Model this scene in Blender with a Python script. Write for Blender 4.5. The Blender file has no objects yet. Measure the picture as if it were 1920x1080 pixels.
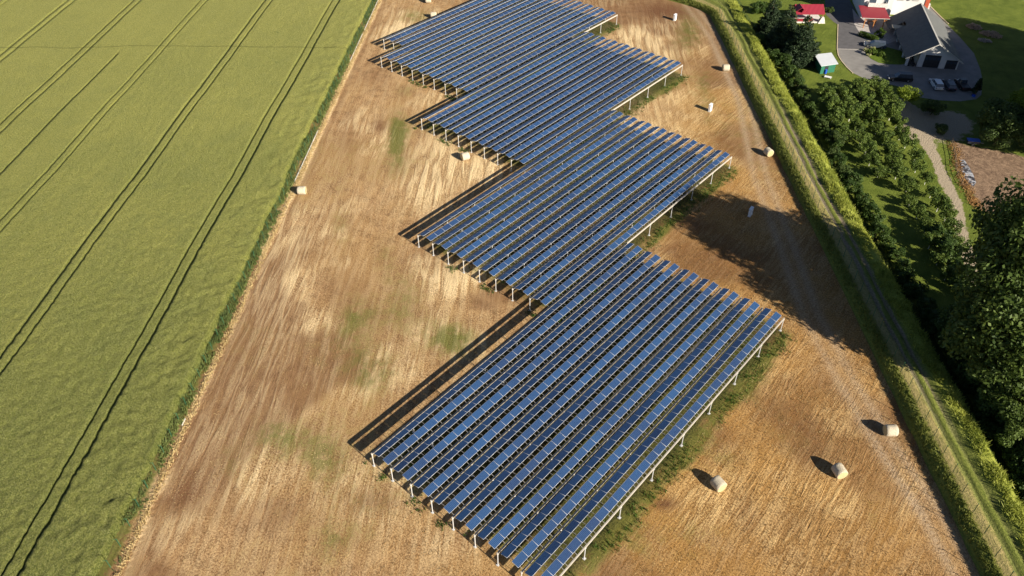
import bpy, bmesh, math, random
import numpy as np
from mathutils import Vector, Matrix
R = math.radians
rnd = random.Random(7)
npr = np.random.default_rng(11)
sc = bpy.context.scene
col = sc.collection

# ------------------------------------------------------------ camera, sky, sun
CAM = np.array([50.7468, -32.3948, 79.0337]); FPX = 1470.85
PITCH, ROLL, YAW = .7185, -.009, -.7170
FW = np.array([math.cos(PITCH)*math.sin(YAW), math.cos(PITCH)*math.cos(YAW), -math.sin(PITCH)])
_r = np.cross(FW, [0, 0, 1]); _r /= np.linalg.norm(_r); _u = np.cross(_r, FW)
RT = _r*math.cos(ROLL) + _u*math.sin(ROLL); UP = -_r*math.sin(ROLL) + _u*math.cos(ROLL)
cd = bpy.data.cameras.new('camera'); cam = bpy.data.objects.new('camera', cd); col.objects.link(cam)
cd.sensor_width = 36; cd.lens = FPX/1920*36; cd.clip_start = .5; cd.clip_end = 6000
M = Matrix(((RT[0], UP[0], -FW[0], CAM[0]), (RT[1], UP[1], -FW[1], CAM[1]), (RT[2], UP[2], -FW[2], CAM[2]), (0, 0, 0, 1)))
cam.matrix_world = M
sc.camera = cam
SUN_EL, SUN_AZ = R(25.2), R(-2.5)          # azimuth measured from +x towards +y
w = bpy.data.worlds.new('World'); sc.world = w; w.use_nodes = True
nt = w.node_tree; nt.nodes.clear()
sky = nt.nodes.new('ShaderNodeTexSky'); sky.sky_type = 'NISHITA'; sky.sun_disc = False
sky.air_density = .55; sky.dust_density = .4; sky.sun_elevation = SUN_EL; sky.sun_rotation = math.pi/2 - SUN_AZ
bg = nt.nodes.new('ShaderNodeBackground'); bg.inputs[1].default_value = .05
ow = nt.nodes.new('ShaderNodeOutputWorld')
nt.links.new(sky.outputs[0], bg.inputs[0]); nt.links.new(bg.outputs[0], ow.inputs[0])
sl = bpy.data.lights.new('sun', 'SUN'); sl.energy = 5.0; sl.angle = R(.5); sl.color = (1, .90, .74)
so = bpy.data.objects.new('sun', sl); col.objects.link(so)
sd = Vector((math.cos(SUN_EL)*math.cos(SUN_AZ), math.cos(SUN_EL)*math.sin(SUN_AZ), math.sin(SUN_EL)))
so.rotation_euler = sd.to_track_quat('Z', 'Y').to_euler()
so.location = (120, 40, 80)
sc.view_settings.view_transform = 'Standard'; sc.view_settings.look = 'None'
sc.view_settings.exposure = .95; sc.view_settings.gamma = 1
sc.render.resolution_x = 1024; sc.render.resolution_y = 576
sc.cycles.max_bounces = 5; sc.cycles.diffuse_bounces = 2; sc.cycles.transparent_max_bounces = 4

# ------------------------------------------------------------ helpers
def at(x, y, z=0.):
    """the point at height z that a pixel of the 1920 x 1080 photograph shows"""
    d = FW + RT*(x-960)/FPX - UP*(y-540)/FPX
    return CAM + d*((z-CAM[2])/d[2])

def toimg(P):
    P = np.atleast_2d(P) - CAM; zz = P@FW
    return np.stack([960 + FPX*(P@RT)/zz, 540 - FPX*(P@UP)/zz, zz], 1)

def tag(o, label=None, cat=None, group=None, kind=None):
    if label: o['label'] = label
    if cat: o['category'] = cat
    if group: o['group'] = group
    if kind: o['kind'] = kind
    return o

def empty(name, loc=(0, 0, 0), rz=0., label=None, cat=None, group=None):
    o = bpy.data.objects.new(name, None); col.objects.link(o)
    o.location = loc; o.rotation_euler = (0, 0, rz); o.empty_display_size = .3
    return tag(o, label, cat, group)

def link(name, me, parent=None, loc=None, rz=0.):
    o = bpy.data.objects.new(name, me); col.objects.link(o)
    if parent is not None: o.parent = parent
    if loc is not None: o.location = loc
    if rz: o.rotation_euler = (0, 0, rz)
    return o

def copy_tree(o, parent=None):
    c = o.copy(); col.objects.link(c); c.parent = parent
    for ch in [x for x in o.children]:
        copy_tree(ch, c)
    return c

class MB:
    def __init__(s): s.v = []; s.f = []; s.m = []
    def add(s, vs, fs, mi=0):
        n = len(s.v); s.v += [tuple(float(c) for c in p) for p in vs]
        s.f += [tuple(n+i for i in f) for f in fs]; s.m += [mi]*len(fs); return s
    def box(s, c, d, rz=0., mi=0, rx=0., ry=0.):
        hx, hy, hz = d[0]/2, d[1]/2, d[2]/2
        m = Matrix.Rotation(rz, 3, 'Z') @ Matrix.Rotation(ry, 3, 'Y') @ Matrix.Rotation(rx, 3, 'X')
        vs = [Vector(c) + m@Vector((x*hx, y*hy, z*hz)) for z in (-1, 1) for y in (-1, 1) for x in (-1, 1)]
        return s.add(vs, [(0, 2, 3, 1), (4, 5, 7, 6), (0, 1, 5, 4), (2, 6, 7, 3), (0, 4, 6, 2), (1, 3, 7, 5)], mi)
    def tube(s, p, q, r0, r1=None, n=8, mi=0, cap=True):
        r1 = r0 if r1 is None else r1
        p, q = Vector(p), Vector(q); a = (q-p).normalized()
        b = a.orthogonal().normalized(); c = a.cross(b)
        vs = []
        for o_, r_ in ((p, r0), (q, r1)):
            for k in range(n):
                t = 2*math.pi*k/n; vs.append(o_ + (b*math.cos(t)+c*math.sin(t))*r_)
        fs = [(k, (k+1) % n, n+(k+1) % n, n+k) for k in range(n)]
        if cap: fs += [tuple(range(n))[::-1], tuple(range(n, 2*n))]
        return s.add(vs, fs, mi)
    def slab(s, pts, th, mi=0):
        """a plate of thickness th below the given polygon"""
        n = len(pts); pts = [Vector([float(c) for c in p]) for p in pts]
        lo = [p - Vector((0, 0, th)) for p in pts]
        fs = [tuple(range(n)), tuple(range(n, 2*n))[::-1]] + [(k, n+k, n+(k+1) % n, (k+1) % n) for k in range(n)]
        return s.add(pts+lo, fs, mi)
    def prism(s, poly, z0, z1, mi=0):
        return s.slab([(p[0], p[1], z1) for p in poly], z1-z0, mi)
    def build(s, name, mats, parent=None, loc=None, rz=0., smooth=False, bevel=0.):
        me = bpy.data.meshes.new(name); me.from_pydata(s.v, [], s.f)
        mats = mats if isinstance(mats, (list, tuple)) else [mats]
        for m_ in mats: me.materials.append(m_)
        me.polygons.foreach_set('material_index', s.m)
        bm = bmesh.new(); bm.from_mesh(me); bmesh.ops.recalc_face_normals(bm, faces=bm.faces)
        if bevel: bmesh.ops.bevel(bm, geom=bm.edges[:], offset=bevel, segments=1, affect='EDGES')
        bm.to_mesh(me); bm.free()
        if smooth: me.polygons.foreach_set('use_smooth', [True]*len(me.polygons))
        me.update()
        return link(name, me, parent, loc, rz)

def npmesh(name, V, F, mat, attrs=None, uv=None, smooth=False):
    """V (n,3), F (m,k) arrays; attrs {name: (n,) point floats}"""
    V = np.asarray(V, np.float32); F = np.asarray(F, np.int32); k = F.shape[1]
    me = bpy.data.meshes.new(name); me.vertices.add(len(V)); me.vertices.foreach_set('co', V.ravel())
    me.loops.add(F.size); me.loops.foreach_set('vertex_index', F.ravel())
    me.polygons.add(len(F)); me.polygons.foreach_set('loop_start', np.arange(0, F.size, k, dtype=np.int32))
    me.polygons.foreach_set('loop_total', np.full(len(F), k, np.int32))
    if smooth: me.polygons.foreach_set('use_smooth', np.ones(len(F), bool))
    me.update(calc_edges=True)
    for m_ in (mat if isinstance(mat, (list, tuple)) else [mat]): me.materials.append(m_)
    for n_, a in (attrs or {}).items():
        at_ = me.attributes.new(n_, 'FLOAT', 'POINT'); at_.data.foreach_set('value', np.asarray(a, np.float32))
    if uv is not None:
        l = me.uv_layers.new(name='UVMap'); l.data.foreach_set('uv', np.asarray(uv, np.float32).ravel())
    me.validate(); return me

def grid_faces(nx, ny):
    i = np.arange(nx-1)[:, None]*ny + np.arange(ny-1)[None, :]
    i = i.ravel(); return np.stack([i, i+ny, i+ny+1, i+1], 1)

def vnoise(x, y, seed=0):
    """smooth value noise in numpy, 0..1"""
    xi = np.floor(x).astype(np.int64); yi = np.floor(y).astype(np.int64); fx = x-xi; fy = y-yi
    fx = fx*fx*(3-2*fx); fy = fy*fy*(3-2*fy)
    def h(a, b):
        n = (a*374761393 + b*668265263 + seed*1442695041) & 0x7fffffff
        n = ((n ^ (n >> 13))*1274126177) & 0x7fffffff
        return ((n ^ (n >> 16)) & 0xffff)/65535.
    return (h(xi, yi)*(1-fx)+h(xi+1, yi)*fx)*(1-fy) + (h(xi, yi+1)*(1-fx)+h(xi+1, yi+1)*fx)*fy

def fbm(x, y, seed=0, o=4):
    s = 0; a = .5; t = 0
    for k in range(o): s = s + a*vnoise(x*2**k, y*2**k, seed+k*17); t += a; a *= .5
    return s/t

def sstep(a, b, x):
    t = np.clip((x-a)/(b-a), 0, 1); return t*t*(3-2*t)

# ------------------------------------------------------------ materials
class NT:
    """tiny helper for shader graphs"""
    def __init__(s, name, rough=.8, spec=.3, metal=0.):
        s.m = bpy.data.materials.new(name); s.m.use_nodes = True; s.t = s.m.node_tree
        s.b = s.t.nodes['Principled BSDF']; s.b.inputs['Roughness'].default_value = rough
        s.b.inputs['Specular IOR Level'].default_value = spec; s.b.inputs['Metallic'].default_value = metal
    def n(s, typ, **kw):
        x = s.t.nodes.new(typ)
        for k, v in kw.items(): setattr(x, k, v)
        return x
    def l(s, a, b): s.t.links.new(a, b)
    def inp(s, sock, v):
        if hasattr(v, 'is_linked') or hasattr(v, 'links'): s.l(v, sock)
        else: sock.default_value = v
    def pos(s): return s.n('ShaderNodeNewGeometry').outputs['Position']
    def mapping(s, vec, scale=(1, 1, 1), rz=0.):
        if rz:
            q = s.n('ShaderNodeMapping'); s.l(vec, q.inputs['Vector']); q.inputs['Rotation'].default_value = (0, 0, rz); vec = q.outputs[0]
        m = s.n('ShaderNodeMapping'); s.l(vec, m.inputs['Vector']); m.inputs['Scale'].default_value = scale
        return m.outputs[0]
    def noise(s, vec, scale, detail=4., rough=.55, dist=0.):
        x = s.n('ShaderNodeTexNoise'); s.l(vec, x.inputs['Vector']); x.inputs['Scale'].default_value = scale
        x.inputs['Detail'].default_value = detail; x.inputs['Roughness'].default_value = rough; x.inputs['Distortion'].default_value = dist
        return x.outputs['Fac']
    def ramp(s, f, lo, hi, a=0., b=1.):
        x = s.n('ShaderNodeMapRange'); s.inp(x.inputs[0], f); x.inputs[1].default_value = lo; x.inputs[2].default_value = hi
        x.inputs[3].default_value = a; x.inputs[4].default_value = b; return x.outputs[0]
    def math(s, op, a, b=0.):
        x = s.n('ShaderNodeMath', operation=op); s.inp(x.inputs[0], a); s.inp(x.inputs[1], b); return x.outputs[0]
    def mix(s, f, a, b):
        x = s.n('ShaderNodeMix', data_type='RGBA'); s.inp(x.inputs[0], f)
        for i, v in ((6, a), (7, b)):
            if isinstance(v, tuple): x.inputs[i].default_value = (*v, 1) if len(v) == 3 else v
            else: s.l(v, x.inputs[i])
        return x.outputs[2]
    def attr(s, name, t='GEOMETRY'):
        x = s.n('ShaderNodeAttribute', attribute_name=name, attribute_type=t); return x.outputs['Fac']
    def color(s, c): 
        if isinstance(c, tuple): s.b.inputs['Base Color'].default_value = (*c, 1)
        else: s.l(c, s.b.inputs['Base Color'])
        return s
    def bump(s, h, strength=.5, dist=.1):
        x = s.n('ShaderNodeBump'); s.l(h, x.inputs['Height']); x.inputs['Strength'].default_value = strength
        x.inputs['Distance'].default_value = dist; s.l(x.outputs[0], s.b.inputs['Normal']); return s

def simple(name, c, rough=.7, metal=0., spec=.4, var=.15, scale=3., bump=0.):
    q = NT(name, rough, spec, metal)
    f = q.noise(q.pos(), scale, 4)
    lo = tuple(max(0, v*(1-var)) for v in c); hi = tuple(min(1, v*(1+var)) for v in c)
    q.color(q.mix(q.ramp(f, .3, .7), lo, hi))
    if bump: q.bump(q.noise(q.pos(), scale*4, 3), bump, .02)
    return q.m

def foliage(name, dark, light, trans=.25):
    q = NT(name, .6, .25)
    a = q.attr('tone'); f = q.ramp(q.noise(q.pos(), .6, 3), .35, .65)
    t = q.math('ADD', q.math('MULTIPLY', a, .7), q.math('MULTIPLY', f, .3))
    q.color(q.mix(t, dark, light))
    tr = q.n('ShaderNodeBsdfTranslucent'); q.l(q.mix(t, tuple(v*1.3 for v in dark), tuple(min(1, v*1.4) for v in light)), tr.inputs[0])
    mx = q.n('ShaderNodeMixShader'); mx.inputs[0].default_value = trans
    q.l(q.b.outputs[0], mx.inputs[1]); q.l(tr.outputs[0], mx.inputs[2])
    q.l(mx.outputs[0], q.t.nodes['Material Output'].inputs[0])
    return q.m

def panel_mat(name, src):
    q = NT(name, .18, .5)
    uvn = q.n('ShaderNodeUVMap'); sep = q.n('ShaderNodeSeparateXYZ'); q.l(uvn.outputs[0], sep.inputs[0])
    lines = []
    for ax, n_, w_ in ((0, 6, .045), (1, 10, .045)):
        fr = q.math('FRACT', q.math('MULTIPLY', sep.outputs[ax], float(n_)))
        d = q.math('ABSOLUTE', q.math('SUBTRACT', fr, .5))
        lines.append(q.ramp(d, .5-w_-.02, .5-w_+.015))
    g = q.math('MAXIMUM', lines[0], lines[1])
    tone = q.attr('tone') if src == 'attr' else q.n('ShaderNodeObjectInfo').outputs['Random']
    patch = q.ramp(q.noise(q.pos(), .09, 2), .42, .62)
    t = q.math('ADD', q.math('MULTIPLY', tone, .45), q.math('MULTIPLY', patch, .55))
    cell = q.mix(t, (.007, .017, .068), (.013, .056, .165))
    poly = q.n('ShaderNodeTexVoronoi'); q.l(q.pos(), poly.inputs['Vector']); poly.inputs['Scale'].default_value = 14
    cell = q.mix(q.math('MULTIPLY', q.ramp(poly.outputs['Distance'], 0, .8), .12), cell, (.03, .10, .26))
    q.color(q.mix(q.math('MULTIPLY', g, .8), cell, (.10, .20, .38)))
    q.b.inputs['Coat Weight'].default_value = .35; q.b.inputs['Coat Roughness'].default_value = .08
    q.b.inputs['Roughness'].default_value = .5
    return q.m

mPanelA = panel_mat('solar_glass_single', 'attr')
mPanelB = panel_mat('solar_glass', 'attr')
mAlu = simple('aluminium_frame', (.54, .56, .60), .45, .2, .5, .05)
mPost = simple('white_steel', (.54, .54, .54), .5, 0, .4, .06, 5)
mBeam = simple('galvanised_beam', (.50, .465, .41), .55, .15, .4, .14, 1.5)
mRib = simple('dull_steel', (.27, .26, .25), .5, .3, .4, .15, 4)
mBack = simple('panel_back', (.55, .56, .58), .6)

# ------------------------------------------------------------ ground sheet
FO = np.array([61.3, 34.3]); FU = np.array([-.6540, .7565]); FN = np.array([.7565, .6540])   # dyke base line
GZ = -1.2
UL = np.array([-.616, .788]); WL = np.array([-.788, -.616]); OL = np.array([-11., -28.3])    # wheat border frame

def dyke_d(x, y): return (x-FO[0])*FN[0] + (y-FO[1])*FN[1]
def wheat_t(x, y): return (x-OL[0])*WL[0] + (y-OL[1])*WL[1]

BLK = [(0., 0.), (-26.82, 33.62), (-53.61, 60.50), (-80.57, 74.16), (-87.27, 81.05)]    # x origin, y origin of each array
NB = [8, 8, 8, 8, 2]
LEN = 53.6; BAY = 3.3525

def bline(pts, z=0.):
    return [tuple(at(x, y, z)[:2]) for x, y in pts]
def dist_poly(X, Y, pts):
    D = np.full(X.shape, 1e9); SG = np.zeros(X.shape)
    for (x0, y0), (x1, y1) in zip(pts[:-1], pts[1:]):
        dx, dy = x1-x0, y1-y0; L2 = dx*dx+dy*dy
        t = np.clip(((X-x0)*dx+(Y-y0)*dy)/L2, 0, 1)
        px, py = X-(x0+t*dx), Y-(y0+t*dy); d = np.hypot(px, py)
        s = (px*dy-py*dx)/math.sqrt(L2)
        m_ = d < D; D = np.where(m_, d, D); SG = np.where(m_, s, SG)
    return D, SG
def in_poly(X, Y, pts):
    ins = np.zeros(X.shape, bool); n = len(pts)
    for i in range(n):
        x0, y0 = pts[i]; x1, y1 = pts[(i+1) % n]
        c = ((y0 > Y) != (y1 > Y)) & (X < (x1-x0)*(Y-y0)/(y1-y0+1e-12)+x0); ins ^= c
    return ins

def make_ground():
    xs = np.concatenate([[-1800, -900, -500, -300, -220, -170, -150], np.arange(-132, 80, .6), [84, 92, 105, 130, 200, 400, 900, 1800]])
    ys = np.concatenate([[-1500, -600, -250, -120, -80], np.arange(-62, 205, .6), [212, 230, 260, 330, 500, 900, 1800]])
    X, Y = np.meshgrid(xs, ys, indexing='ij')
    d = dyke_d(X, Y)
    Z = np.where(d < 1, 0., np.where(d > 8, GZ, GZ*(d-1)/7.)) - .45*np.exp(-((d-4)/3.)**2)
    Z = Z + .05*(fbm(X*.25, Y*.25, 3)-.5)*((d < -2) & (wheat_t(X, Y) < -1.5))
    wob = fbm(X*.22, Y*.22, 5)
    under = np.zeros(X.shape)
    green = np.zeros(X.shape); straw = np.zeros(X.shape); dirt = np.zeros(X.shape); brown = np.zeros(X.shape)
    def blob(A, px, py, rx, ry, v, z=0):
        c = at(px, py, z)
        # px radii turned into metres along image x / image y on the ground
        ex = at(px+rx, py, z)-c; ey = at(px, py+ry, z)-c
        m_ = np.array([[ex[0], ey[0]], [ex[1], ey[1]]]); im = np.linalg.inv(m_)
        u_ = im[0, 0]*(X-c[0])+im[0, 1]*(Y-c[1]); v_ = im[1, 0]*(X-c[0])+im[1, 1]*(Y-c[1])
        A += v*np.exp(-(u_*u_+v_*v_)*1.2)
    # grass sheltered by the arrays; the under mask also paints shade beneath them
    for (bx, by), nb in zip(BLK, NB):
        u_ = X-bx; v_ = Y-by
        ins = sstep(-2.2, -.4, u_)*sstep(nb*BAY+2.8, nb*BAY+.6, u_)*sstep(-1.0, 3., v_)*sstep(LEN+1.8, LEN+.2, v_)
        green = np.maximum(green, ins*(.25+.9*wob))
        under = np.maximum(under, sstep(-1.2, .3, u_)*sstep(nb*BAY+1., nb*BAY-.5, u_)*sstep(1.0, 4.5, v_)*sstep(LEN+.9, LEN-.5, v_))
        edge = np.exp(-((u_-nb*BAY-1.1-1.3*(fbm(X*.12, Y*.12, 9)-.5))/1.0)**2)*sstep(-1, 1, v_)*sstep(LEN+2, LEN-1, v_)
        green = np.maximum(green, edge*(.25+1.3*fbm(X*.18, Y*.18, 8)))
    for b in ((745, 255, 22, 60, .8), (665, 600, 45, 60, .45), (760, 560, 50, 70, .45), (850, 640, 60, 40, .7), (520, 820, 60, 45, .45), (610, 860, 50, 60, .35),
              (640, 420, 25, 60, .35), (700, 700, 50, 50, .3), (1290, 60, 30, 45, .55), (1100, 985, 60, 50, .75), (1280, 840, 60, 40, .55), (1220, 800, 40, 40, .5),
              (1300, 1000, 60, 50, .3), (1400, 690, 40, 60, .4), (780, 30, 40, 18, .5), (640, 1010, 60, 40, .35), (1370, 860, 30, 30, .3), (1010, 1040, 40, 20, .4),
              (760, 170, 25, 14, .4), (1240, 155, 30, 20, .4), (1640, 960, 25, 60, .25), (720, 480, 30, 50, .3), (1200, 1010, 40, 60, .35), (440, 870, 40, 40, .3), (1320, 180, 20, 60, .3)):
        blob(green, *b[:4], b[4]*1.45)
    for b in ((540, 480, 60, 110, .8), (500, 620, 70, 130, .8), (470, 760, 90, 100, .7), (840, 300, 70, 55, 1.), (800, 360, 50, 45, .9), (745, 70, 25, 50, .7),
              (450, 900, 80, 70, .6), (850, 520, 80, 40, .7), (640, 900, 60, 50, .5), (1450, 690, 60, 80, .8), (1400, 900, 90, 80, .5), (1530, 940, 70, 90, .7),
              (1210, 60, 60, 30, .6), (1090, 1060, 40, 20, .5), (700, 960, 40, 30, .6), (1340, 120, 50, 60, .5), (740, 900, 60, 60, .7), (860, 1010, 70, 40, .7), (1440, 480, 60, 60, .5), (1560, 900, 60, 80, .6),
              (1290, 260, 60, 40, .6), (1700, 900, 20, 90, .6), (900, 320, 40, 20, .7), (1240, 110, 40, 20, .5), (1420, 240, 25, 60, .5)):
        blob(straw, *b)
    for b in ((712, 235, 14, 16, .9), (1245, 945, 24, 12, 1.3), (700, 940, 60, 30, .7), (520, 960, 60, 40, .55), (900, 1010, 60, 30, .35), (640, 540, 60, 60, .4),
              (830, 480, 60, 40, .5), (1250, 20, 50, 14, .7), (1400, 960, 30, 60, .5), (1530, 980, 60, 60, .45), (330, 950, 60, 60, .6), (700, 140, 40, 25, .5), (1320, 330, 40, 20, .5),
              (1560, 360, 20, 80, .6), (650, 250, 30, 60, .4), (1450, 620, 30, 30, .3)):
        blob(brown, *b)
    n1 = fbm(X*.055+7, Y*.055, 61); n2 = fbm(X*.05, Y*.05+9, 62); n3 = fbm(X*.09, Y*.09+3, 63)
    green += .30*sstep(.50, .72, n1); brown += .75*sstep(.50, .66, n2); straw += .55*sstep(.52, .68, n3)
    # farm track worn into the right side of the field
    tr = bline([(1270, -20), (1340, 70), (1395, 190), (1425, 330), (1478, 470), (1520, 590), (1590, 720), (1670, 850), (1745, 960), (1830, 1120), (1900, 1260)])
    D, SG = dist_poly(X, Y, tr)
    along = fbm(X*.06, Y*.06, 21)
    dirt = np.exp(-((np.abs(SG)-1.15)/.55)**2)*(D < 4)*(.25+.7*along) + .2*np.exp(-(D/2.6)**2)
    tl = wheat_t(X, Y)
    straw = np.maximum(straw, 1.6*np.exp(-((tl+1.0)/.35)**2))
    brown = np.maximum(brown, .5*np.exp(-((tl+2.2)/.6)**2))
    green = np.maximum(green, .95*sstep(-.5, .2, tl)*sstep(3., 1.5, tl))
    meadow = sstep(7.5, 9., d)
    dirtb = np.zeros(X.shape)
    pth = bline([(1690, 188), (1712, 215), (1722, 245), (1750, 290), (1772, 340), (1792, 380), (1800, 425), (1812, 470), (1835, 560), (1850, 615), (1870, 700)], GZ)
    D, SG = dist_poly(X, Y, pth); wv = 1.5 + 2.2*sstep(8, -2, np.abs(Y-132.)) 
    dirtb = sstep(1.0, .3, D/wv*(.75+.5*wob))
    blob(dirtb, 1750, 235, 60, 32, 1.4, GZ); blob(dirtb, 1790, 235, 30, 22, .8, GZ); blob(dirtb, 1835, 620, 30, 30, .8, GZ)
    clr = in_poly(X+1.2*(wob-.5)*3, Y+1.2*(wob-.5)*3, bline([(1783, 262), (1830, 276), (1930, 296), (1960, 360), (1880, 400), (1835, 400), (1812, 372), (1798, 335)], GZ))
    clr = clr.astype(float)
    woods = sstep(9, 11, d)*sstep(-40, -15, -(Y))*0
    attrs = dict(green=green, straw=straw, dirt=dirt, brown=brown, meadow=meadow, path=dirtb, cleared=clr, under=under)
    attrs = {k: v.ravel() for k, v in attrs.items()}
    V = np.stack([X.ravel(), Y.ravel(), Z.ravel()], 1)
    q = NT('field_ground', .95, .12)
    p = q.pos()
    angL = math.atan2(UL[1], UL[0]); 
    def streak(ang, sc_, sx=.10, dist=.6):
        return q.noise(q.mapping(p, (sx, 1, 1), -ang), sc_, 4, .6, dist)
    sL = streak(angL, 1.1, .10); sR = streak(R(93), 1.5, .11, 1.6); sL2 = streak(angL, .45, .05)
    sepx = q.n('ShaderNodeSeparateXYZ'); q.l(p, sepx.inputs[0])
    zone = q.ramp(q.math('ADD', sepx.outputs[0], q.math('MULTIPLY', sepx.outputs[1], .42)), 14., 34.)
    st = q.n('ShaderNodeMix'); q.l(zone, st.inputs[0]); q.l(sL, st.inputs[2]); q.l(sR, st.inputs[3]); st = st.outputs[0]
    big = q.noise(p, .075, 4, .55); mid = q.noise(p, .55, 5, .65); fine = q.noise(p, 4.2, 6, .75); grit = q.noise(p, 13., 3, .7)
    sA, gA, dA, bA = q.attr('straw'), q.attr('green'), q.attr('dirt'), q.attr('brown')
    base = q.mix(q.ramp(q.math('ADD', q.math('MULTIPLY', mid, .5), q.math('MULTIPLY', fine, .5)), .42, .58), (.235, .130, .058), (.53, .325, .155))
    base = q.mix(q.math('MULTIPLY', q.ramp(big, .45, .62), .5), base, (.44, .265, .105))
    base = q.mix(q.math('MULTIPLY', zone, q.ramp(sR, .56, .44, 0., .75)), base, (.30, .150, .042))
    # bright straw left in windrows
    sm = q.math('ADD', q.math('MULTIPLY', q.ramp(st, .44, .58), .75), q.math('MULTIPLY', q.ramp(fine, .46, .58), .5))
    sm = q.math('MULTIPLY', sm, q.math('ADD', q.math('SUBTRACT', .26, q.math('MULTIPLY', zone, .04)), q.math('MULTIPLY', sA, .95)))
    sm = q.math('MINIMUM', sm, 1.)
    base = q.mix(sm, base, q.mix(zone, (.86, .66, .38), (.78, .54, .25)))
    warm = q.math('MULTIPLY', zone, q.ramp(q.noise(p, .16, 3), .42, .60, 0.05, .6))
    base = q.mix(warm, base, (.52, .29, .090))
    base = q.mix(q.math('MULTIPLY', q.math('MULTIPLY', bA, q.ramp(fine, .35, .62)), 1.25), base, (.17, .078, .040))
    dark = q.ramp(q.math('ADD', q.math('MULTIPLY', fine, .5), q.math('MULTIPLY', grit, .5)), .43, .52, .85, 0.)
    base = q.mix(q.math('MULTIPLY', dark, q.math('ADD', .6, q.math('MULTIPLY', zone, .4))), base, (.075, .045, .018))
    dm = q.math('MULTIPLY', dA, q.ramp(fine, .30, .50, .45, 1.)); base = q.mix(q.math('MINIMUM', dm, .8), base, q.mix(q.ramp(fine, .42, .58), (.33, .235, .15), (.52, .40, .27)))
    gm = q.ramp(q.math('ADD', gA, q.math('MULTIPLY', q.math('SUBTRACT', q.math('ADD', q.math('MULTIPLY', fine, .7), q.math('MULTIPLY', mid, .7)), .7), 4.5)), .20, .95)
    gcol = q.mix(q.ramp(fine, .3, .7), (.055, .075, .014), (.175, .195, .040))
    base = q.mix(q.math('MULTIPLY', gm, q.ramp(gA, .05, .9, .10, .85)), base, gcol)
    base = q.mix(q.math('MULTIPLY', q.attr('under'), q.ramp(fine, .60, .42, .45, .95)), base, (.028, .032, .013))  # dark plant colour, deepened to paint the shade under the arrays
    # lawn, dirt path and cleared soil beyond the dyke
    lawn = q.mix(q.ramp(q.noise(p, .35, 5, .6), .3, .7), (.070, .110, .014), (.155, .200, .032))
    lawn = q.mix(q.ramp(fine, .35, .7, 0., .35), lawn, (.20, .21, .05))
    pm = q.ramp(q.math('ADD', q.attr('path'), q.math('MULTIPLY', q.math('SUBTRACT', mid, .5), 1.5)), .35, .6)
    lawn = q.mix(pm, lawn, q.mix(q.ramp(fine, .3, .7), (.29, .235, .165), (.47, .40, .30)))
    clm = q.attr('cleared')
    lawn = q.mix(clm, lawn, q.mix(q.ramp(q.noise(p, 1.4, 6, .75), .35, .65), (.125, .080, .055), (.34, .235, .155)))
    base = q.mix(q.attr('meadow'), base, lawn)
    q.color(base)
    h = q.math('ADD', q.math('MULTIPLY', fine, .8), q.math('ADD', q.math('MULTIPLY', q.math('MULTIPLY', st, q.math('ADD', .35, sA)), 1.3), q.math('MULTIPLY', grit, .35)))
    q.bump(h, .85, .20)
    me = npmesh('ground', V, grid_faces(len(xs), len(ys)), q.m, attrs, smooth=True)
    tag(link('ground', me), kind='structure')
make_ground()

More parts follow.
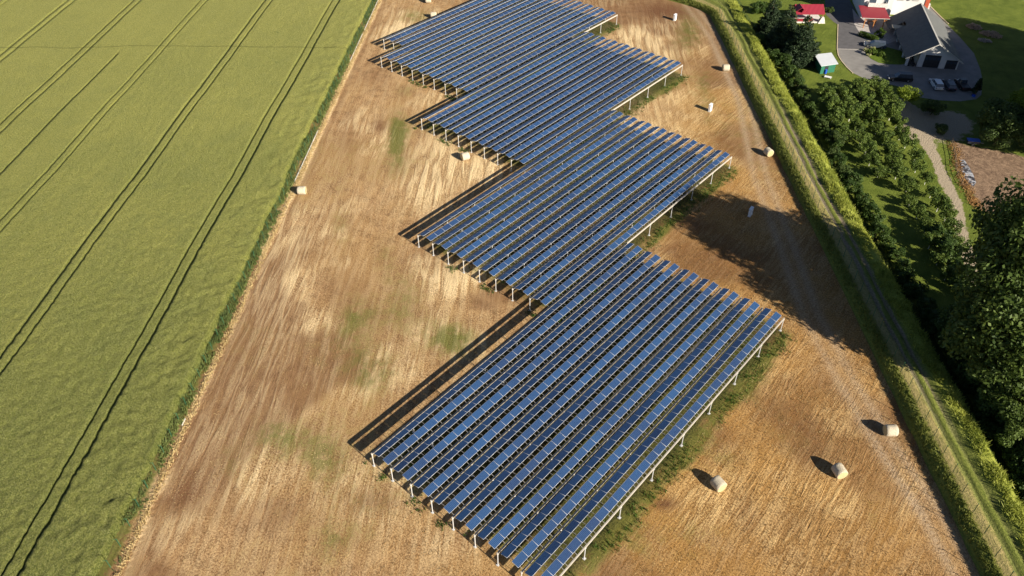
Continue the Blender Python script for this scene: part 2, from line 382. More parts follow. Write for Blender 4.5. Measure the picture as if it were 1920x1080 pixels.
# ------------------------------------------------------------ wheat field
def make_wheat():
    tracks = [9.5, 11.2, 27.2, 29.0, 44.3, 46.0, 62.0, 63.8, 79.5, 81.3, 97.2, 99.0, 114.8, 116.6, 132.3, 134.]
    single = 54.2
    ts = set(np.round(np.concatenate([np.arange(1.6, 48, .33), np.arange(48, 140, .6)]), 3))
    hw = .12
    for t in tracks+[single]:
        ts = {x for x in ts if abs(x-t) > hw+.22}
        ts |= {round(t-hw-.05, 4), round(t-hw, 4), round(t, 4), round(t+hw, 4), round(t+hw+.05, 4)}
    ts |= {1.45, 1.2, 150., 190., 280., 500., 1000.}
    ts = np.array(sorted(ts)); ss = np.concatenate([[-900, -300, -120, -70], np.arange(-40, 75, .33), np.arange(75, 215, .6), [225, 260, 330, 500, 1000]])
    S, T = np.meshgrid(ss, ts, indexing='ij')
    wobble = .35*(fbm(S*.05, T*0+3, 2)-.5)*2*sstep(2, 6, T) + .05*(fbm(S*.6, T*0+1, 6)-.5)
    near = sstep(95, -10, S)*sstep(70, 5, T)
    Z = .86 + (.16+.22*near)*(fbm(S*1.4, T*1.4, 4, 2)-.5) + (.05+.10*near)*(vnoise(S*2.3, T*2.3, 14)-.5)
    Z += sstep(13, 2, T)*.5*(fbm(S*.75, T*.75, 24)-.55)
    g = np.zeros(S.shape)
    for t in tracks: g = np.maximum(g, (np.abs(T-t) < hw+.01))
    g = np.maximum(g, (np.abs(T-single) < hw+.01)*(S < 127))
    Z = np.where(g > 0, .46+.22*sstep(35, 80, T), Z)
    edge = T < 1.5
    Z = np.where(T < 1.3, .02, np.where(edge, .60, Z))
    T2 = T + wobble + edge*0 + np.where(T < 5, .8*(fbm(S*.14, S*0, 31)-.5)+.5*(fbm(S*.8, S*0, 33)-.5), 0)*sstep(6, 1.6, T)
    P = OL[None, None, :] + S[..., None]*UL + T2[..., None]*WL
    V = np.stack([P[..., 0].ravel(), P[..., 1].ravel(), Z.ravel()], 1)
    q = NT('wheat_crop', .9, .15); p = q.pos()
    big = q.noise(p, .035, 3, .5); mid = q.noise(p, .22, 4, .6); fine = q.noise(p, 3.4, 5, .7); grit = q.noise(p, 11., 4, .75)
    rows = q.noise(q.mapping(p, (.04, 1., 1.), -math.atan2(UL[1], UL[0])), .8, 3, .5)
    c = q.mix(q.ramp(q.math('ADD', q.math('MULTIPLY', big, .6), q.math('MULTIPLY', rows, .4)), .38, .62), (.195, .225, .048), (.305, .312, .070))
    c = q.mix(q.ramp(mid, .48, .64, 0., .5), c, (.15, .19, .05))
    # field gets yellower away from the camera-side corner
    sep = q.n('ShaderNodeSeparateXYZ'); q.l(p, sep.inputs[0])
    nearm = q.ramp(q.math('ADD', q.math('MULTIPLY', sep.outputs[0], -.6), q.math('MULTIPLY', sep.outputs[1], .8)), -30., 80., .92, 0.)
    c = q.mix(nearm, c, q.mix(q.ramp(fine, .42, .58), (.060, .085, .018), (.185, .200, .048)))
    far = q.ramp(q.math('ADD', q.math('MULTIPLY', sep.outputs[0], -.8), q.math('MULTIPLY', sep.outputs[1], .5)), 10., 140., 0., 1.)
    c = q.mix(q.math('MULTIPLY', far, .6), c, (.330, .325, .085))
    c = q.mix(q.ramp(q.math('ADD', q.math('MULTIPLY', fine, .5), q.math('MULTIPLY', grit, .5)), .40, .52, .85, 0.), c, (.085, .105, .018))
    c = q.mix(q.ramp(grit, .52, .64, 0., .7), c, (.52, .51, .22))
    c = q.mix(q.ramp(q.noise(q.mapping(p, (1., 1.8, 1.)), .45, 3, .7, 2.), .66, .70, 0., .35), c, (.07, .12, .035))
    # path trodden across the crop
    a0 = np.array([-156.4, 22.3]); a1 = np.array([-94.4, 74.1]); dd = (a1-a0)/np.linalg.norm(a1-a0)
    off = q.math('ADD', q.math('MULTIPLY', sep.outputs[0], float(-dd[1])), q.math('ADD', q.math('MULTIPLY', sep.outputs[1], float(dd[0])), float(a0[0]*dd[1]-a0[1]*dd[0])))
    off = q.math('ADD', off, q.math('MULTIPLY', q.math('SUBTRACT', q.noise(p, .03, 2), .5), 6.))
    c = q.mix(q.ramp(q.math('ABSOLUTE', off), .10, .28, .6, 0.), c, (.10, .10, .025))
    q.color(c)
    q.bump(q.math('ADD', q.math('MULTIPLY', fine, 1.4), grit), 1., .26)
    me = npmesh('wheat_field', V, grid_faces(*S.shape), q.m, smooth=False)
    tag(link('wheat_field', me), 'green-gold wheat crop with pairs of wheel tracks running through it', 'wheat', kind='stuff')
make_wheat()

# ------------------------------------------------------------ dyke with its track
def dyke_stations():
    st = np.concatenate([np.arange(-45, 138, .8), np.arange(138, 260, 1.2)])
    return st
PROF_OLD = [(-2.1, -.25), (-1.6, .0), (-1.35, .35), (-1.0, .72), (-.5, .90), (0, .98), (.6, 1.04), (1.2, 1.07), (1.75, 1.05), (2.1, .93), (2.45, .92), (2.8, 1.05), (3.2, 1.08),
        (3.55, 1.04), (3.85, .92), (4.2, .92), (4.5, 1.03), (4.9, 1.12), (5.5, 1.22), (6.2, 1.28), (6.8, 1.15), (7.4, .75), (8.2, .05), (9.2, -.8), (10.2, -1.2), (11, -1.45)]
def _sq(d): return d if d <= .2 else (.2+(d-.2)*.76 if d < 4.5 else 3.468+(d-4.5)*.95)
PROF = [(_sq(d)-.15, z*1.2 if z > 0 else z) for d, z in PROF_OLD]
def flare(s):
    x = min(max(0., s-151.), 60.); return -(.35*x+.05*x*x)
def dyke_pt(s, d):
    """dyke frame -> world x, y; the field side edge swings away at the far end"""
    e = flare(s); k = max(0., min(1., (4.6-d)/4.6)) if d > 0 else 1.
    p = FO + FU*s + FN*(d + e*k); return p
def dyke_z(d):
    ds, zs = zip(*PROF); return float(np.interp(d, ds, zs))
def make_dyke():
    st = dyke_stations(); V = []; A = []; Bd = []
    for s in st:
        for j, (d, z) in enumerate(PROF):
            wv = .25*(vnoise(np.array(s*.4), np.array(d*.6), 5)-.5) if j > 0 else 0
            dd = d + (.5*(vnoise(np.array(s*.12), np.array(2.), 9)-.5) if 8 < j < 17 else 0)
            p = dyke_pt(s, dd)
            V.append((p[0], p[1], z + float(wv)*.6)); A.append(d); Bd.append(float(sstep(12, 34, s)*sstep(108, 90, s)))
    q = NT('dyke_grass', .95, .1); p = q.pos(); d = q.attr('across'); wn = q.attr('worn')
    fine = q.noise(p, 3.6, 5, .7); mid = q.noise(p, .5, 4, .6)
    ang = math.atan2(FU[1], FU[0]); stre = q.noise(q.mapping(p, (.12, 1, 1), -ang), 1.8, 4, .6)
    dn = q.math('ADD', d, q.math('MULTIPLY', q.math('SUBTRACT', stre, .5), 1.4))
    c = q.mix(q.ramp(fine, .3, .7), (.08, .11, .02), (.22, .24, .055))                 # bank
    top = q.mix(q.ramp(q.math('ADD', fine, q.math('MULTIPLY', mid, .4)), .45, .9), (.15, .16, .04), (.42, .33, .15))
    c = q.mix(q.math('MULTIPLY', q.ramp(dn, -.5, .1), q.ramp(dn, 1.0, 1.5, 1., 0.)), c, top)
    def rut(c0): return q.ramp(q.math('ABSOLUTE', q.math('SUBTRACT', dn, c0)), .16, .42, 1., 0.)
    rt = q.math('MAXIMUM', rut(1.65), rut(2.95))
    soil = q.mix(q.ramp(fine, .3, .7), (.13, .10, .065), (.36, .30, .22))
    c = q.mix(q.math('MULTIPLY', rt, q.ramp(wn, 0, 1, .12, .9)), c, soil)
    tall = q.mix(q.ramp(fine, .3, .7), (.17, .21, .03), (.38, .40, .08))
    c = q.mix(q.ramp(dn, 3.6, 4.2), c, tall)
    c = q.mix(q.ramp(dn, 6.2, 7.0), c, (.06, .085, .02))
    q.color(c); q.bump(q.math('ADD', fine, stre), .9, .2)
    me = npmesh('dyke', V, grid_faces(len(st), len(PROF)), q.m, dict(across=A, worn=Bd), smooth=True)
    tag(link('dyke', me), kind='structure')
make_dyke()

def tufts(name, P, H, n, mat, label, cat, lean=.5, wid=.05, rb=.18):
    """P (k,3) roots, H (k,) heights -> blades as tapered quads"""
    k = len(P); P = np.repeat(np.asarray(P), n, 0); H = np.repeat(np.asarray(H), n)*(.6+.8*npr.random(k*n)); N = k*n
    a = npr.random(N)*2*math.pi; r = npr.random(N)*rb
    base = P + np.stack([np.cos(a)*r, np.sin(a)*r, -.05+0*r], 1)
    b = npr.random(N)*2*math.pi; ln = lean*npr.random(N)*H
    tip = base + np.stack([np.cos(b)*ln, np.sin(b)*ln, H], 1)
    c = npr.random(N)*math.pi; side = np.stack([np.cos(c), np.sin(c), 0*c], 1)*wid
    V = np.empty((N, 4, 3)); V[:, 0] = base-side; V[:, 1] = base+side; V[:, 2] = tip+side*.3; V[:, 3] = tip-side*.3
    tone = np.repeat(np.repeat(npr.random(k), n)*.35+npr.random(N)*.3+.5*np.clip((fbm(base[:, 0]*.22, base[:, 1]*.22, 12)-.3)*2.5, 0, 1)-.08, 4)
    me = npmesh(name, V.reshape(-1, 3), np.arange(N*4).reshape(-1, 4), mat, dict(tone=tone))
    return tag(link(name, me), label, cat, kind='stuff')

mTall = foliage('tall_grass', (.16, .21, .03), (.47, .49, .10), .3)
mBank = foliage('bank_grass', (.10, .13, .025), (.30, .32, .08), .4)
mVerge = foliage('verge_grass', (.055, .10, .03), (.27, .31, .10), .35)
mWeed = foliage('weeds', (.03, .07, .012), (.10, .17, .03), .3)
mDryG = foliage('dry_grass', (.42, .31, .14), (.66, .52, .27), .2)
def strip_pts(n, s0, s1, d0, d1):
    s = npr.uniform(s0, s1, n); d = npr.uniform(d0, d1, n)
    return np.array([(*dyke_pt(a, b), dyke_z(b)) for a, b in zip(s, d)])
P = strip_pts(21000, -42, 190, 3.2, 7.0)
dd_ = dyke_d(P[:, 0], P[:, 1]); ss_ = (P[:, :2]-FO)@FU
edge_ = np.minimum(dd_-3.2-1.1*vnoise(ss_*.22, ss_*0, 5), 7.0-1.3*vnoise(ss_*.3, ss_*0+5, 6)-dd_)
P = P[(edge_ > 0) & (vnoise(ss_*.9, dd_*1.1, 8) > .32)]
tufts('tall_grass', P, .14+.42*vnoise(P[:,0]*.6, P[:,1]*.6, 3)**1.3, 4, mTall, 'tall yellow-green grass along the outer crest of the dyke', 'grass', 1.3, .06, .45)
P = strip_pts(5200, -42, 170, -1.5, -.1)
tufts('bank_grass', P, np.full(len(P), .28), 4, mBank, 'rough green grass on the field side bank of the dyke', 'grass', .7, .06, .22)
n = 10000; s = npr.uniform(-45, 205, n); t = npr.uniform(-.4, 1.7, n)
m_ = vnoise(s*.35, t*.8, 3) > .22; s = s[m_]; t = t[m_]
P = np.array([(*(OL+UL*a+WL*b), 0.) for a, b in zip(s, t)])
tufts('verge_grass', P, .18+.34*vnoise(s*.3, t, 8), 4, mVerge, 'dark green rough grass between the wheat and the stubble', 'grass', .6, .06, .25)
n = 3600; s = npr.uniform(-30, 205, n); t = npr.normal(-.95, .22, n)
P = np.array([(*(OL+UL*a+WL*b), 0.) for a, b in zip(s, t)])
tufts('dry_grass', P, np.full(n, .25), 4, mDryG, 'pale dry grass laid along the foot of the wire fence by the wheat', 'grass', 1.4, .06, .25)
# weeds at the near ends and sunny edges of the arrays
P = []
for bi, (bx, by) in enumerate(BLK[:4]):
    for k in range(420):
        x = npr.uniform(-1.5, 26); y = npr.normal(-.55, .35)
        if vnoise(np.array(x*.5+bi*9), np.array(1.), 5) > .55: P.append((bx+x, by+y, 0))
    for k in range(900):
        y = npr.uniform(0, LEN); x = npr.normal(27.9, .7)
        if vnoise(np.array(y*.3+bi*5), np.array(x*.4), 6) > .5: P.append((bx+x, by+y, 0))
    for k in range(1500):
        x = npr.uniform(0, 26.5); y = npr.uniform(0, LEN)
        if vnoise(np.array(x*.3+bi*5), np.array(y*.3), 7) > .55: P.append((bx+x, by+y, 0))
tufts('weeds', P, npr.uniform(.12, .4, len(P)), 4, mWeed, 'green weeds growing around the posts of the solar arrays', 'weeds', .7, .05, .22)
# loose straw clods that roughen the stubble
def stubble(n, x0, x1, y0, y1, thr, h, mat, label, name, cat, lean, wid, rb, seed):
    X = npr.uniform(x0, x1, n); Y = npr.uniform(y0, y1, n)
    ok = (dyke_d(X, Y) < -2.0) & (wheat_t(X, Y) < -1.4)
    for (bx, by), nb in zip(BLK, NB): ok &= ~((X > bx-.5) & (X < bx+nb*BAY+.7) & (Y > by-.5) & (Y < by+LEN+.5))
    ok &= fbm(X*.12, Y*.12, seed) + .25*(vnoise(X*.8, Y*.8, seed+3)-.5) > thr
    P = np.stack([X[ok], Y[ok], 0*X[ok]], 1)
    tufts(name, P, np.full(len(P), h), 3, mat, label, cat, lean, wid, rb)
stubble(52000, -60, 66, -32, 110, .44, .09, mDryG, 'loose straw lying in wisps over the mown field', 'loose_straw', 'straw', 3., .04, .3, 44)
stubble(42000, 5, 66, -32, 90, .40, .16, foliage('brown_stubble', (.16, .09, .03), (.50, .32, .13), .1), 'brown standing stubble on the right side of the field', 'brown_stubble', 'stubble', .8, .035, .35, 71)
stubble(26000, -40, 5, -32, 60, .50, .15, foliage('brown_stubble_left', (.16, .09, .04), (.48, .32, .16), .1), 'brown standing stubble between the wheat and the arrays', 'brown_stubble', 'stubble', .8, .035, .35, 91)

# ------------------------------------------------------------ solar arrays
HB = 2.46
def arch_z(x): return HB + .02 + .43*(1-((x-BAY/2)/(BAY/2))**2)
PITCH_P = LEN/32
RIBS = (.17, .80)
XD0, XD1 = .42, 1.36
def rib_mesh(nb=8):
    mb = MB()
    for b in range(nb):
        xs = np.linspace(.0, BAY, 11); w_ = .024
        for x0, x1 in zip(xs[:-1], xs[1:]):
            z0, z1 = arch_z(x0), arch_z(x1); X0, X1 = x0+b*BAY, x1+b*BAY; h = .055
            mb.add([(X0, -w_, z0-h), (X0, w_, z0-h), (X0, w_, z0), (X0, -w_, z0), (X1, -w_, z1-h), (X1, w_, z1-h), (X1, w_, z1), (X1, -w_, z1)],
                   [(0, 1, 5, 4), (1, 2, 6, 5), (2, 3, 7, 6), (3, 0, 4, 7)])
    o = mb.build('cross_rib', mRib); me = o.data; bpy.data.objects.remove(o); return me
def panel_frame(side):
    """centre and slope of a panel on the dark (0) or light (1) flank of an arch"""
    x0, x1 = (XD0, XD1) if side == 0 else (BAY-XD1, BAY-XD0)
    z0, z1 = arch_z(x0)+.065, arch_z(x1)+.065
    L = math.hypot(x1-x0, z1-z0); ex = np.array([(x1-x0)/L, 0, (z1-z0)/L]); nz = np.array([-ex[2], 0, ex[0]])
    c = np.array([(x0+x1)/2, 0, (z0+z1)/2]); return c, ex, nz, L
def panel_geo(side):
    c, ex, nz, L = panel_frame(side); ey = np.array([0, 1., 0]); hw = (PITCH_P-.02)/2; fr = .020; th = .035
    def P(u, v, n_): return c*0 + ex*u + ey*v + nz*n_
    hu = L/2
    V = [P(-hu, -hw, 0), P(hu, -hw, 0), P(hu, hw, 0), P(-hu, hw, 0),
         P(-hu+fr, -hw+fr, 0), P(hu-fr, -hw+fr, 0), P(hu-fr, hw-fr, 0), P(-hu+fr, hw-fr, 0),
         P(-hu, -hw, -th), P(hu, -hw, -th), P(hu, hw, -th), P(-hu, hw, -th)]
    F = [(4, 5, 6, 7), (0, 1, 5, 4), (1, 2, 6, 5), (2, 3, 7, 6), (3, 0, 4, 7), (0, 8, 9, 1), (1, 9, 10, 2), (2, 10, 11, 3), (3, 11, 8, 0), (8, 11, 10, 9)]
    MI = [0, 1, 1, 1, 1, 1, 1, 1, 1, 2]
    UV = [(0, 0), (1, 0), (1, 1), (0, 1)] + [(0, 0)]*36
    return np.array(V), np.array(F), MI, UV, c
PG = [panel_geo(0), panel_geo(1)]
def panels_mesh(name, items, mat, tones):
    V, F, MI, UV, T = [], [], [], [], []
    for k, (side, cx, cy) in enumerate(items):
        v, f, mi, uv, c = PG[side]
        F.append(f+12*k); V.append(v+np.array([cx, cy, c[2]])); MI += mi; UV += uv; T += [tones[k]]*12
    me = npmesh(name, np.concatenate(V), np.concatenate(F), [mat, mAlu, mBack], dict(tone=T), UV)
    me.polygons.foreach_set('material_index', MI); return me
RIBM = {8: rib_mesh(8), 2: rib_mesh(2)}
SPM = [[panels_mesh('solar_panel', [(s_, 0, -PG[s_][4][2]*0)], mPanelA, [t_]) for t_ in (.1, .35, .6, .9)] for s_ in (0, 1)]
for s_ in (0, 1):
    for me in SPM[s_]:
        pass
def post_mesh():
    mb = MB(); mb.tube((0, 0, 0), (0, 0, HB-.29), .058, n=8); mb.box((0, 0, .02), (.34, .34, .04)); mb.box((0, 0, HB-.295), (.22, .2, .03))
    o = mb.build('post', mPost); me = o.data; bpy.data.objects.remove(o); return me
POSTM = post_mesh()
LABELS = ['nearest solar array, its blue panels largest and reaching the bottom edge',
          'second nearest solar array, with a tree shadow across its right edge',
          'middle solar array of the staggered five, beside the round bale on its left tip',
          'solar array fourth from the camera, its narrow left tip nearest the wheat',
          'narrow farthest solar array only two arches wide, at the top edge']
def make_array(bi):
    bx, by = BLK[bi]; nb = NB[bi]
    root = empty('solar_array', (bx, by, 0), 0, LABELS[bi], 'solar array', 'staggered solar arrays')
    share = BLK[bi-1][1] + LEN - by if bi else -1     # the last beam is shared with the nearer array up to here
    posts = 9 if bi else 9
    for i in range(nb+1):
        y0, y1 = -.12, LEN+.12
        if i == nb and bi: y0 = share+.14
        mb = MB(); mb.box((0, (y0+y1)/2, HB-.14), (.10, y1-y0, .28)); mb.box((0, (y0+y1)/2, HB+.004), (.14, y1-y0+.01, .012))
        mb.build('beam', mBeam, root, (i*BAY, 0, 0))
        for j in range(9):
            y = j*(LEN/8)
            if i == nb and bi and y < share+.3: continue
            link('post', POSTM, root, (i*BAY, y, 0))
    for k in range(32):
        for r_ in RIBS: link('cross_rib', RIBM[nb], root, (0, (k+r_)*PITCH_P, 0))
    for s_ in (0, 1):
        c, ex, nz, L = panel_frame(s_)
        mb = MB()
        for u in (-.36, .36):
            p = c+ex*u-nz*.075; mb.box((p[0], LEN/2, p[2]), (.05, LEN, .045), ry=-math.atan2(ex[2], ex[0]))
        o = mb.build('mounting_rail', mAlu, root); o['_'] = 0; del o['_']
        for b in range(nb):
            if b == 0: o.location = (0, 0, 0)
            else: link('mounting_rail', o.data, root, (b*BAY, 0, 0))
    items = []
    for b in range(nb):
        for s_ in (0, 1):
            for k in range(32):
                items.append((s_, b*BAY+PG[s_][4][0], (k+.5)*PITCH_P, b))
    C3 = np.array([(bx+x, by+y, HB+.5) for s_, x, y, b in items]); im = toimg(C3)
    vis = (im[:, 0] > 0) & (im[:, 0] < 1920) & (im[:, 1] > 0) & (im[:, 1] < 1080)
    area = (1/im[:, 2]**2)*np.array([1. if s_ else .6 for s_, *_ in items])*vis
    first = set(np.argsort(-area)[:100].tolist())
    rowt = {(b, s_): npr.random() for b in range(8) for s_ in (0, 1)}
    rest, tones = [], []
    for k, (s_, x, y, b) in enumerate(items):
        t = .5*rowt[(b, s_)]+.5*npr.random()
        if k in first:
            link('solar_panel', SPM[s_][min(3, int(t*4))], root, (x, y, 0))
        else: rest.append((s_, x, y)); tones.append(t)
    o = link('solar_panels', panels_mesh('solar_panels', rest, mPanelB, tones), root); o['kind'] = 'stuff'
for bi in range(5): make_array(bi)

# ------------------------------------------------------------ fences
mGreenSt = simple('green_steel', (.03, .11, .055), .5, 0, .4, .1)
mWire = simple('fence_wire', (.05, .11, .07), .5, .3)
mKerbW = simple('white_board', (.58, .57, .54), .7, 0, .3, .15, 1.)
def fence(name, pts, h, label, boards=None, footings=False):
    root = empty(name, (pts[0][0], pts[0][1], 0), 0, label, 'fence'); o0 = Vector((pts[0][0], pts[0][1], 0))
    mb = MB(); mb.box((0, 0, h/2-.2), (.065, .065, h+.4)); mb.box((0, 0, h+.02), (.09, .09, .03)); mb.tube((0, 0, h-.03), (-.05, -.26, h+.22), .022, n=5)
    p0 = mb.build('fence_post', mGreenSt, root)
    for k, p in enumerate(pts):
        q_ = Vector(p)-o0
        if k == 0: p0.location = q_
        else: link('fence_post', p0.data, root, q_)
    wr = MB()
    for a, b in zip(pts[:-1], pts[1:]):
        a = Vector(a)-o0; b = Vector(b)-o0
        for z in (.15, .5, .85, 1.2, h-.05): wr.tube(a+Vector((0, 0, z)), b+Vector((0, 0, z)), .006, n=3, cap=False)
    wr.build('wire_mesh', mWire, root)
    for (s0, s1) in (boards or []):
        a = OL+UL*s0-WL*.42; b = OL+UL*s1-WL*.42; m_ = (a+b)/2
        mb = MB(); mb.box((0, 0, .09), (float(np.linalg.norm(b-a)), .09, .18)); mb.build('base_board', mKerbW, root, Vector((m_[0], m_[1], 0))-o0, math.atan2(UL[1], UL[0]))
    return root
def s_of(px, py):
    p = at(px, py)[:2]-OL; return float(p@UL)
pts = [(*(OL+UL*(-22+2.55*k)+WL*.25), 0.) for k in range(88)]
fence('wire_fence', pts, 1.5, 'green post wire fence along the edge of the wheat field',
      [(s_of(340, 798), s_of(346, 786)), (s_of(556, 342), s_of(600, 245)), (s_of(656, 115), s_of(680, 64)), (s_of(684, 57), s_of(712, -20))])
pts = [(*dyke_pt(-26+2.7*k, 0.05), 1.15) for k in range(66)]
fence('wire_fence', pts, 1.75, 'green post wire fence along the top of the grassy dyke')

# ------------------------------------------------------------ bales and cabinets
mBale = NT('bale_net', .85, .2); p_ = mBale.pos()
mBale.color(mBale.mix(mBale.ramp(mBale.noise(p_, 7, 5, .7), .3, .7), (.40, .35, .26), (.66, .59, .46))); mBale.bump(mBale.math('ADD', mBale.noise(mBale.mapping(mBale.n('ShaderNodeTexCoord').outputs['Object'], (9, 1, 1)), 3, 4), mBale.noise(p_, 14, 4)), .9, .06); mBale = mBale.m
mBaleE = NT('bale_end', .95, .1); tc = mBaleE.n('ShaderNodeTexCoord'); wv = mBaleE.n('ShaderNodeTexWave', wave_type='RINGS', rings_direction='X')
mBaleE.l(tc.outputs['Object'], wv.inputs['Vector']); wv.inputs['Scale'].default_value = 3.2; wv.inputs['Distortion'].default_value = 3.5; wv.inputs['Detail'].default_value = 3
mBaleE.color(mBaleE.mix(wv.outputs['Fac'], (.42, .33, .16), (.70, .60, .36))); mBaleE.bump(wv.outputs['Fac'], .7, .05); mBaleE = mBaleE.m
def bale_meshes():
    n = 28; R_ = .74; L = .72
    V = []; F = []
    prof = [(-L+.0, R_-.08), (-L+.06, R_-.01), (-L*.5, R_+.01), (0, R_), (L*.5, R_+.012), (L-.06, R_-.01), (L, R_-.08)]
    for x, r_ in prof:
        for k in range(n):
            a = 2*math.pi*k/n; rr = r_*(1-.05*max(0, -math.sin(a))**3) + .008*math.sin(7*a+x*9)
            V.append((x, rr*math.cos(a), rr*math.sin(a)))
    for i in range(len(prof)-1):
        for k in range(n): F.append((i*n+k, i*n+(k+1) % n, (i+1)*n+(k+1) % n, (i+1)*n+k))
    mb = MB(); mb.add(V, F); wrap = mb.build('bale_wrap', mBale, smooth=True)
    es = []
    for sx, i in ((-1, 0), (1, len(prof)-1)):
        ends = MB()
        ring = [V[i*n+k] for k in range(n)]; vs = ring + [(sx*(L+.01), v[1]*.66, v[2]*.66) for v in ring] + [(sx*(L+.03), v[1]*.33, v[2]*.33) for v in ring] + [(sx*(L-.01), 0, 0)]
        fs = []
        for r_ in range(2):
            for k in range(n): fs.append((r_*n+k, r_*n+(k+1) % n, (r_+1)*n+(k+1) % n, (r_+1)*n+k))
        fs += [(2*n+k, 2*n+(k+1) % n, 3*n) for k in range(n)]
        ends.add(vs, fs); es.append(ends.build('bale_end', mBaleE, smooth=True))
    return wrap, es
bw, be = bale_meshes()
bwm, bem = bw.data, [e.data for e in be]; bpy.data.objects.remove(bw); [bpy.data.objects.remove(e) for e in be]
BALES = [((1347, 907), -20, 'round hay bale nearest the sunny edge of the closest solar array'),
         ((1574, 883), -36, 'round hay bale between the mown field and the worn track, end face showing'),
         ((1670, 807), 41, 'round hay bale nearest the dyke, lying beside the worn farm track'),
         ((566, 357), 41, 'round hay bale alone beside the wheat field verge'),
         ((872, 293), 68, 'round hay bale in the notch left of the middle solar array'),
         ((1441, 285), -30, 'round hay bale near the dyke above the white cabinets, end face towards us'),
         ((1361, 127), 41, 'round hay bale in the upper field near the bend of the dyke'),
         ((813, 28), 41, 'round hay bale tucked behind the farthest solar array'),
         ((803, 0), 45, 'round hay bale cut by the top edge of the photo')]
for (px, py), rz, lab in BALES:
    c = at(px, py, .70); t = empty('hay_bale', (c[0], c[1], .70), R(rz), lab, 'hay bale', 'round hay bales on the mown field')
    link('bale_wrap', bwm, t).rotation_euler = (0, 0, 0); [link('bale_end', e, t) for e in bem]
mCab = simple('cabinet_white', (.78, .79, .81), .4, 0, .4, .04); mCabD = simple('cabinet_side', (.60, .62, .67), .45, 0, .4, .04)
mDark = simple('dark_plastic', (.03, .03, .035), .5); 
def cabinet(px, py, rz, lab):
    c = at(px, py, 0); t = empty('inverter_cabinet', (c[0], c[1], 0), rz, lab, 'cabinet', 'white electrical cabinets in the field')
    MB().box((0, 0, .06), (1.15, .52, .12)).build('plinth', mKerbW, t)
    MB().box((0, 0, .80), (1.05, .42, 1.36)).build('housing', mCab, t, bevel=.015)
    MB().slab([(-.57, -.26, 1.52), (.57, -.26, 1.52), (.57, .26, 1.56), (-.57, .26, 1.56)], .05).build('lid', mCab, t)
    for s in (-1, 1):
        d = MB().box((s*.26, -.222, .80), (.50, .02, 1.26)).build('door', mCab, t); MB().box((s*.08, -.24, .85), (.03, .03, .14)).build('handle', mDark, d)
cabinet(1406, 404, R(97), 'white electrical cabinet at the edge of the big tree shadow')
cabinet(1331, 208, R(97), 'white electrical cabinet standing alone between two hay bales')
cabinet(1265, 38, R(97), 'white electrical cabinet farthest off, near the top edge of the photo')

# ------------------------------------------------------------ trees
def leaves(centres, rads, n, size, flat=.25, seed=0, squash=.85, tone_c=None):
    g = np.random.default_rng(seed); K = len(centres); centres = np.asarray(centres, float); rads = np.asarray(rads, float)
    w_ = rads**2; idx = g.choice(K, n, p=w_/w_.sum())
    d = g.normal(size=(n, 3)); d /= np.linalg.norm(d, axis=1)[:, None]
    r = rads[idx]*(.55+.5*g.random(n)**.6); off = d*r[:, None]; off[:, 2] *= squash
    P = centres[idx]+off
    nrm = d*.7 + g.normal(size=(n, 3))*.6 + np.array([0, 0, flat]); nrm /= np.linalg.norm(nrm, axis=1)[:, None]
    a = np.cross(nrm, g.normal(size=(n, 3))); a /= np.linalg.norm(a, axis=1)[:, None]; b = np.cross(nrm, a)
    s = size*(.6+.8*g.random(n))[:, None]; a = a*s; b = b*s*.62
    V = np.empty((n, 4, 3)); V[:, 0] = P-a; V[:, 1] = P-b*.9; V[:, 2] = P+a; V[:, 3] = P+b
    ct = g.random(K) if tone_c is None else np.asarray(tone_c)
    tone = np.clip(ct[idx]*.6 + g.random(n)*.4, 0, 1)
    return V.reshape(-1, 3), np.arange(4*n).reshape(-1, 4), np.repeat(tone, 4)

def broad_tree(h, cr, trunk_h, n, leaf, mats, seed, K=34, tr=.18, name='tree', squash=.8, spread=1., whitewash=False):
    g = np.random.default_rng(seed); r2 = random.Random(seed)
    cz = (h+trunk_h)/2; hz = (h-trunk_h)/2
    cs, rs = [], []
    for k in range(K):
        d = g.normal(size=3); d /= np.linalg.norm(d); q_ = .35+.6*g.random()**.5
        p = d*q_*np.array([cr, cr, hz]); 
        cs.append((p[0]*spread, p[1]*spread, cz+p[2])); rs.append(cr*(.20+.20*g.random()))
    V, F, T = leaves(cs, rs, n, leaf, seed=seed, squash=squash)
    V[:, 2] = np.minimum(V[:, 2], h*1.02+.0*V[:, 2])
    crown = npmesh('crown', V, F, mats[0], dict(tone=T))
    mb = MB(); tz = trunk_h+.25*hz
    mb.tube((0, 0, -.2), (0, 0, min(trunk_h*.8, tz)), tr, tr*.8, n=8, mi=1 if whitewash else 0, cap=False)
    mb.tube((0, 0, min(trunk_h*.8, tz)), (0.1*r2.random(), 0.1, tz), tr*.8, tr*.6, n=8, cap=False)
    for k in np.argsort([c[2] for c in cs])[:min(K, 16)]:
        c = cs[k]; m_ = (c[0]*.45, c[1]*.45, tz+(c[2]-tz)*.5); mb.tube((0, 0, tz-.1), m_, tr*.42, tr*.26, n=5, cap=False); mb.tube(m_, c, tr*.26, tr*.08, n=5, cap=False)
    top = cs[int(np.argmax([c[2] for c in cs]))]; mb.tube((0, 0, tz-.1), top, tr*.55, tr*.1, n=6, cap=False)
    o = mb.build('trunk', [mats[1], mats[2]] if whitewash else [mats[1]]); trunk = o.data; bpy.data.objects.remove(o)
    return crown, trunk

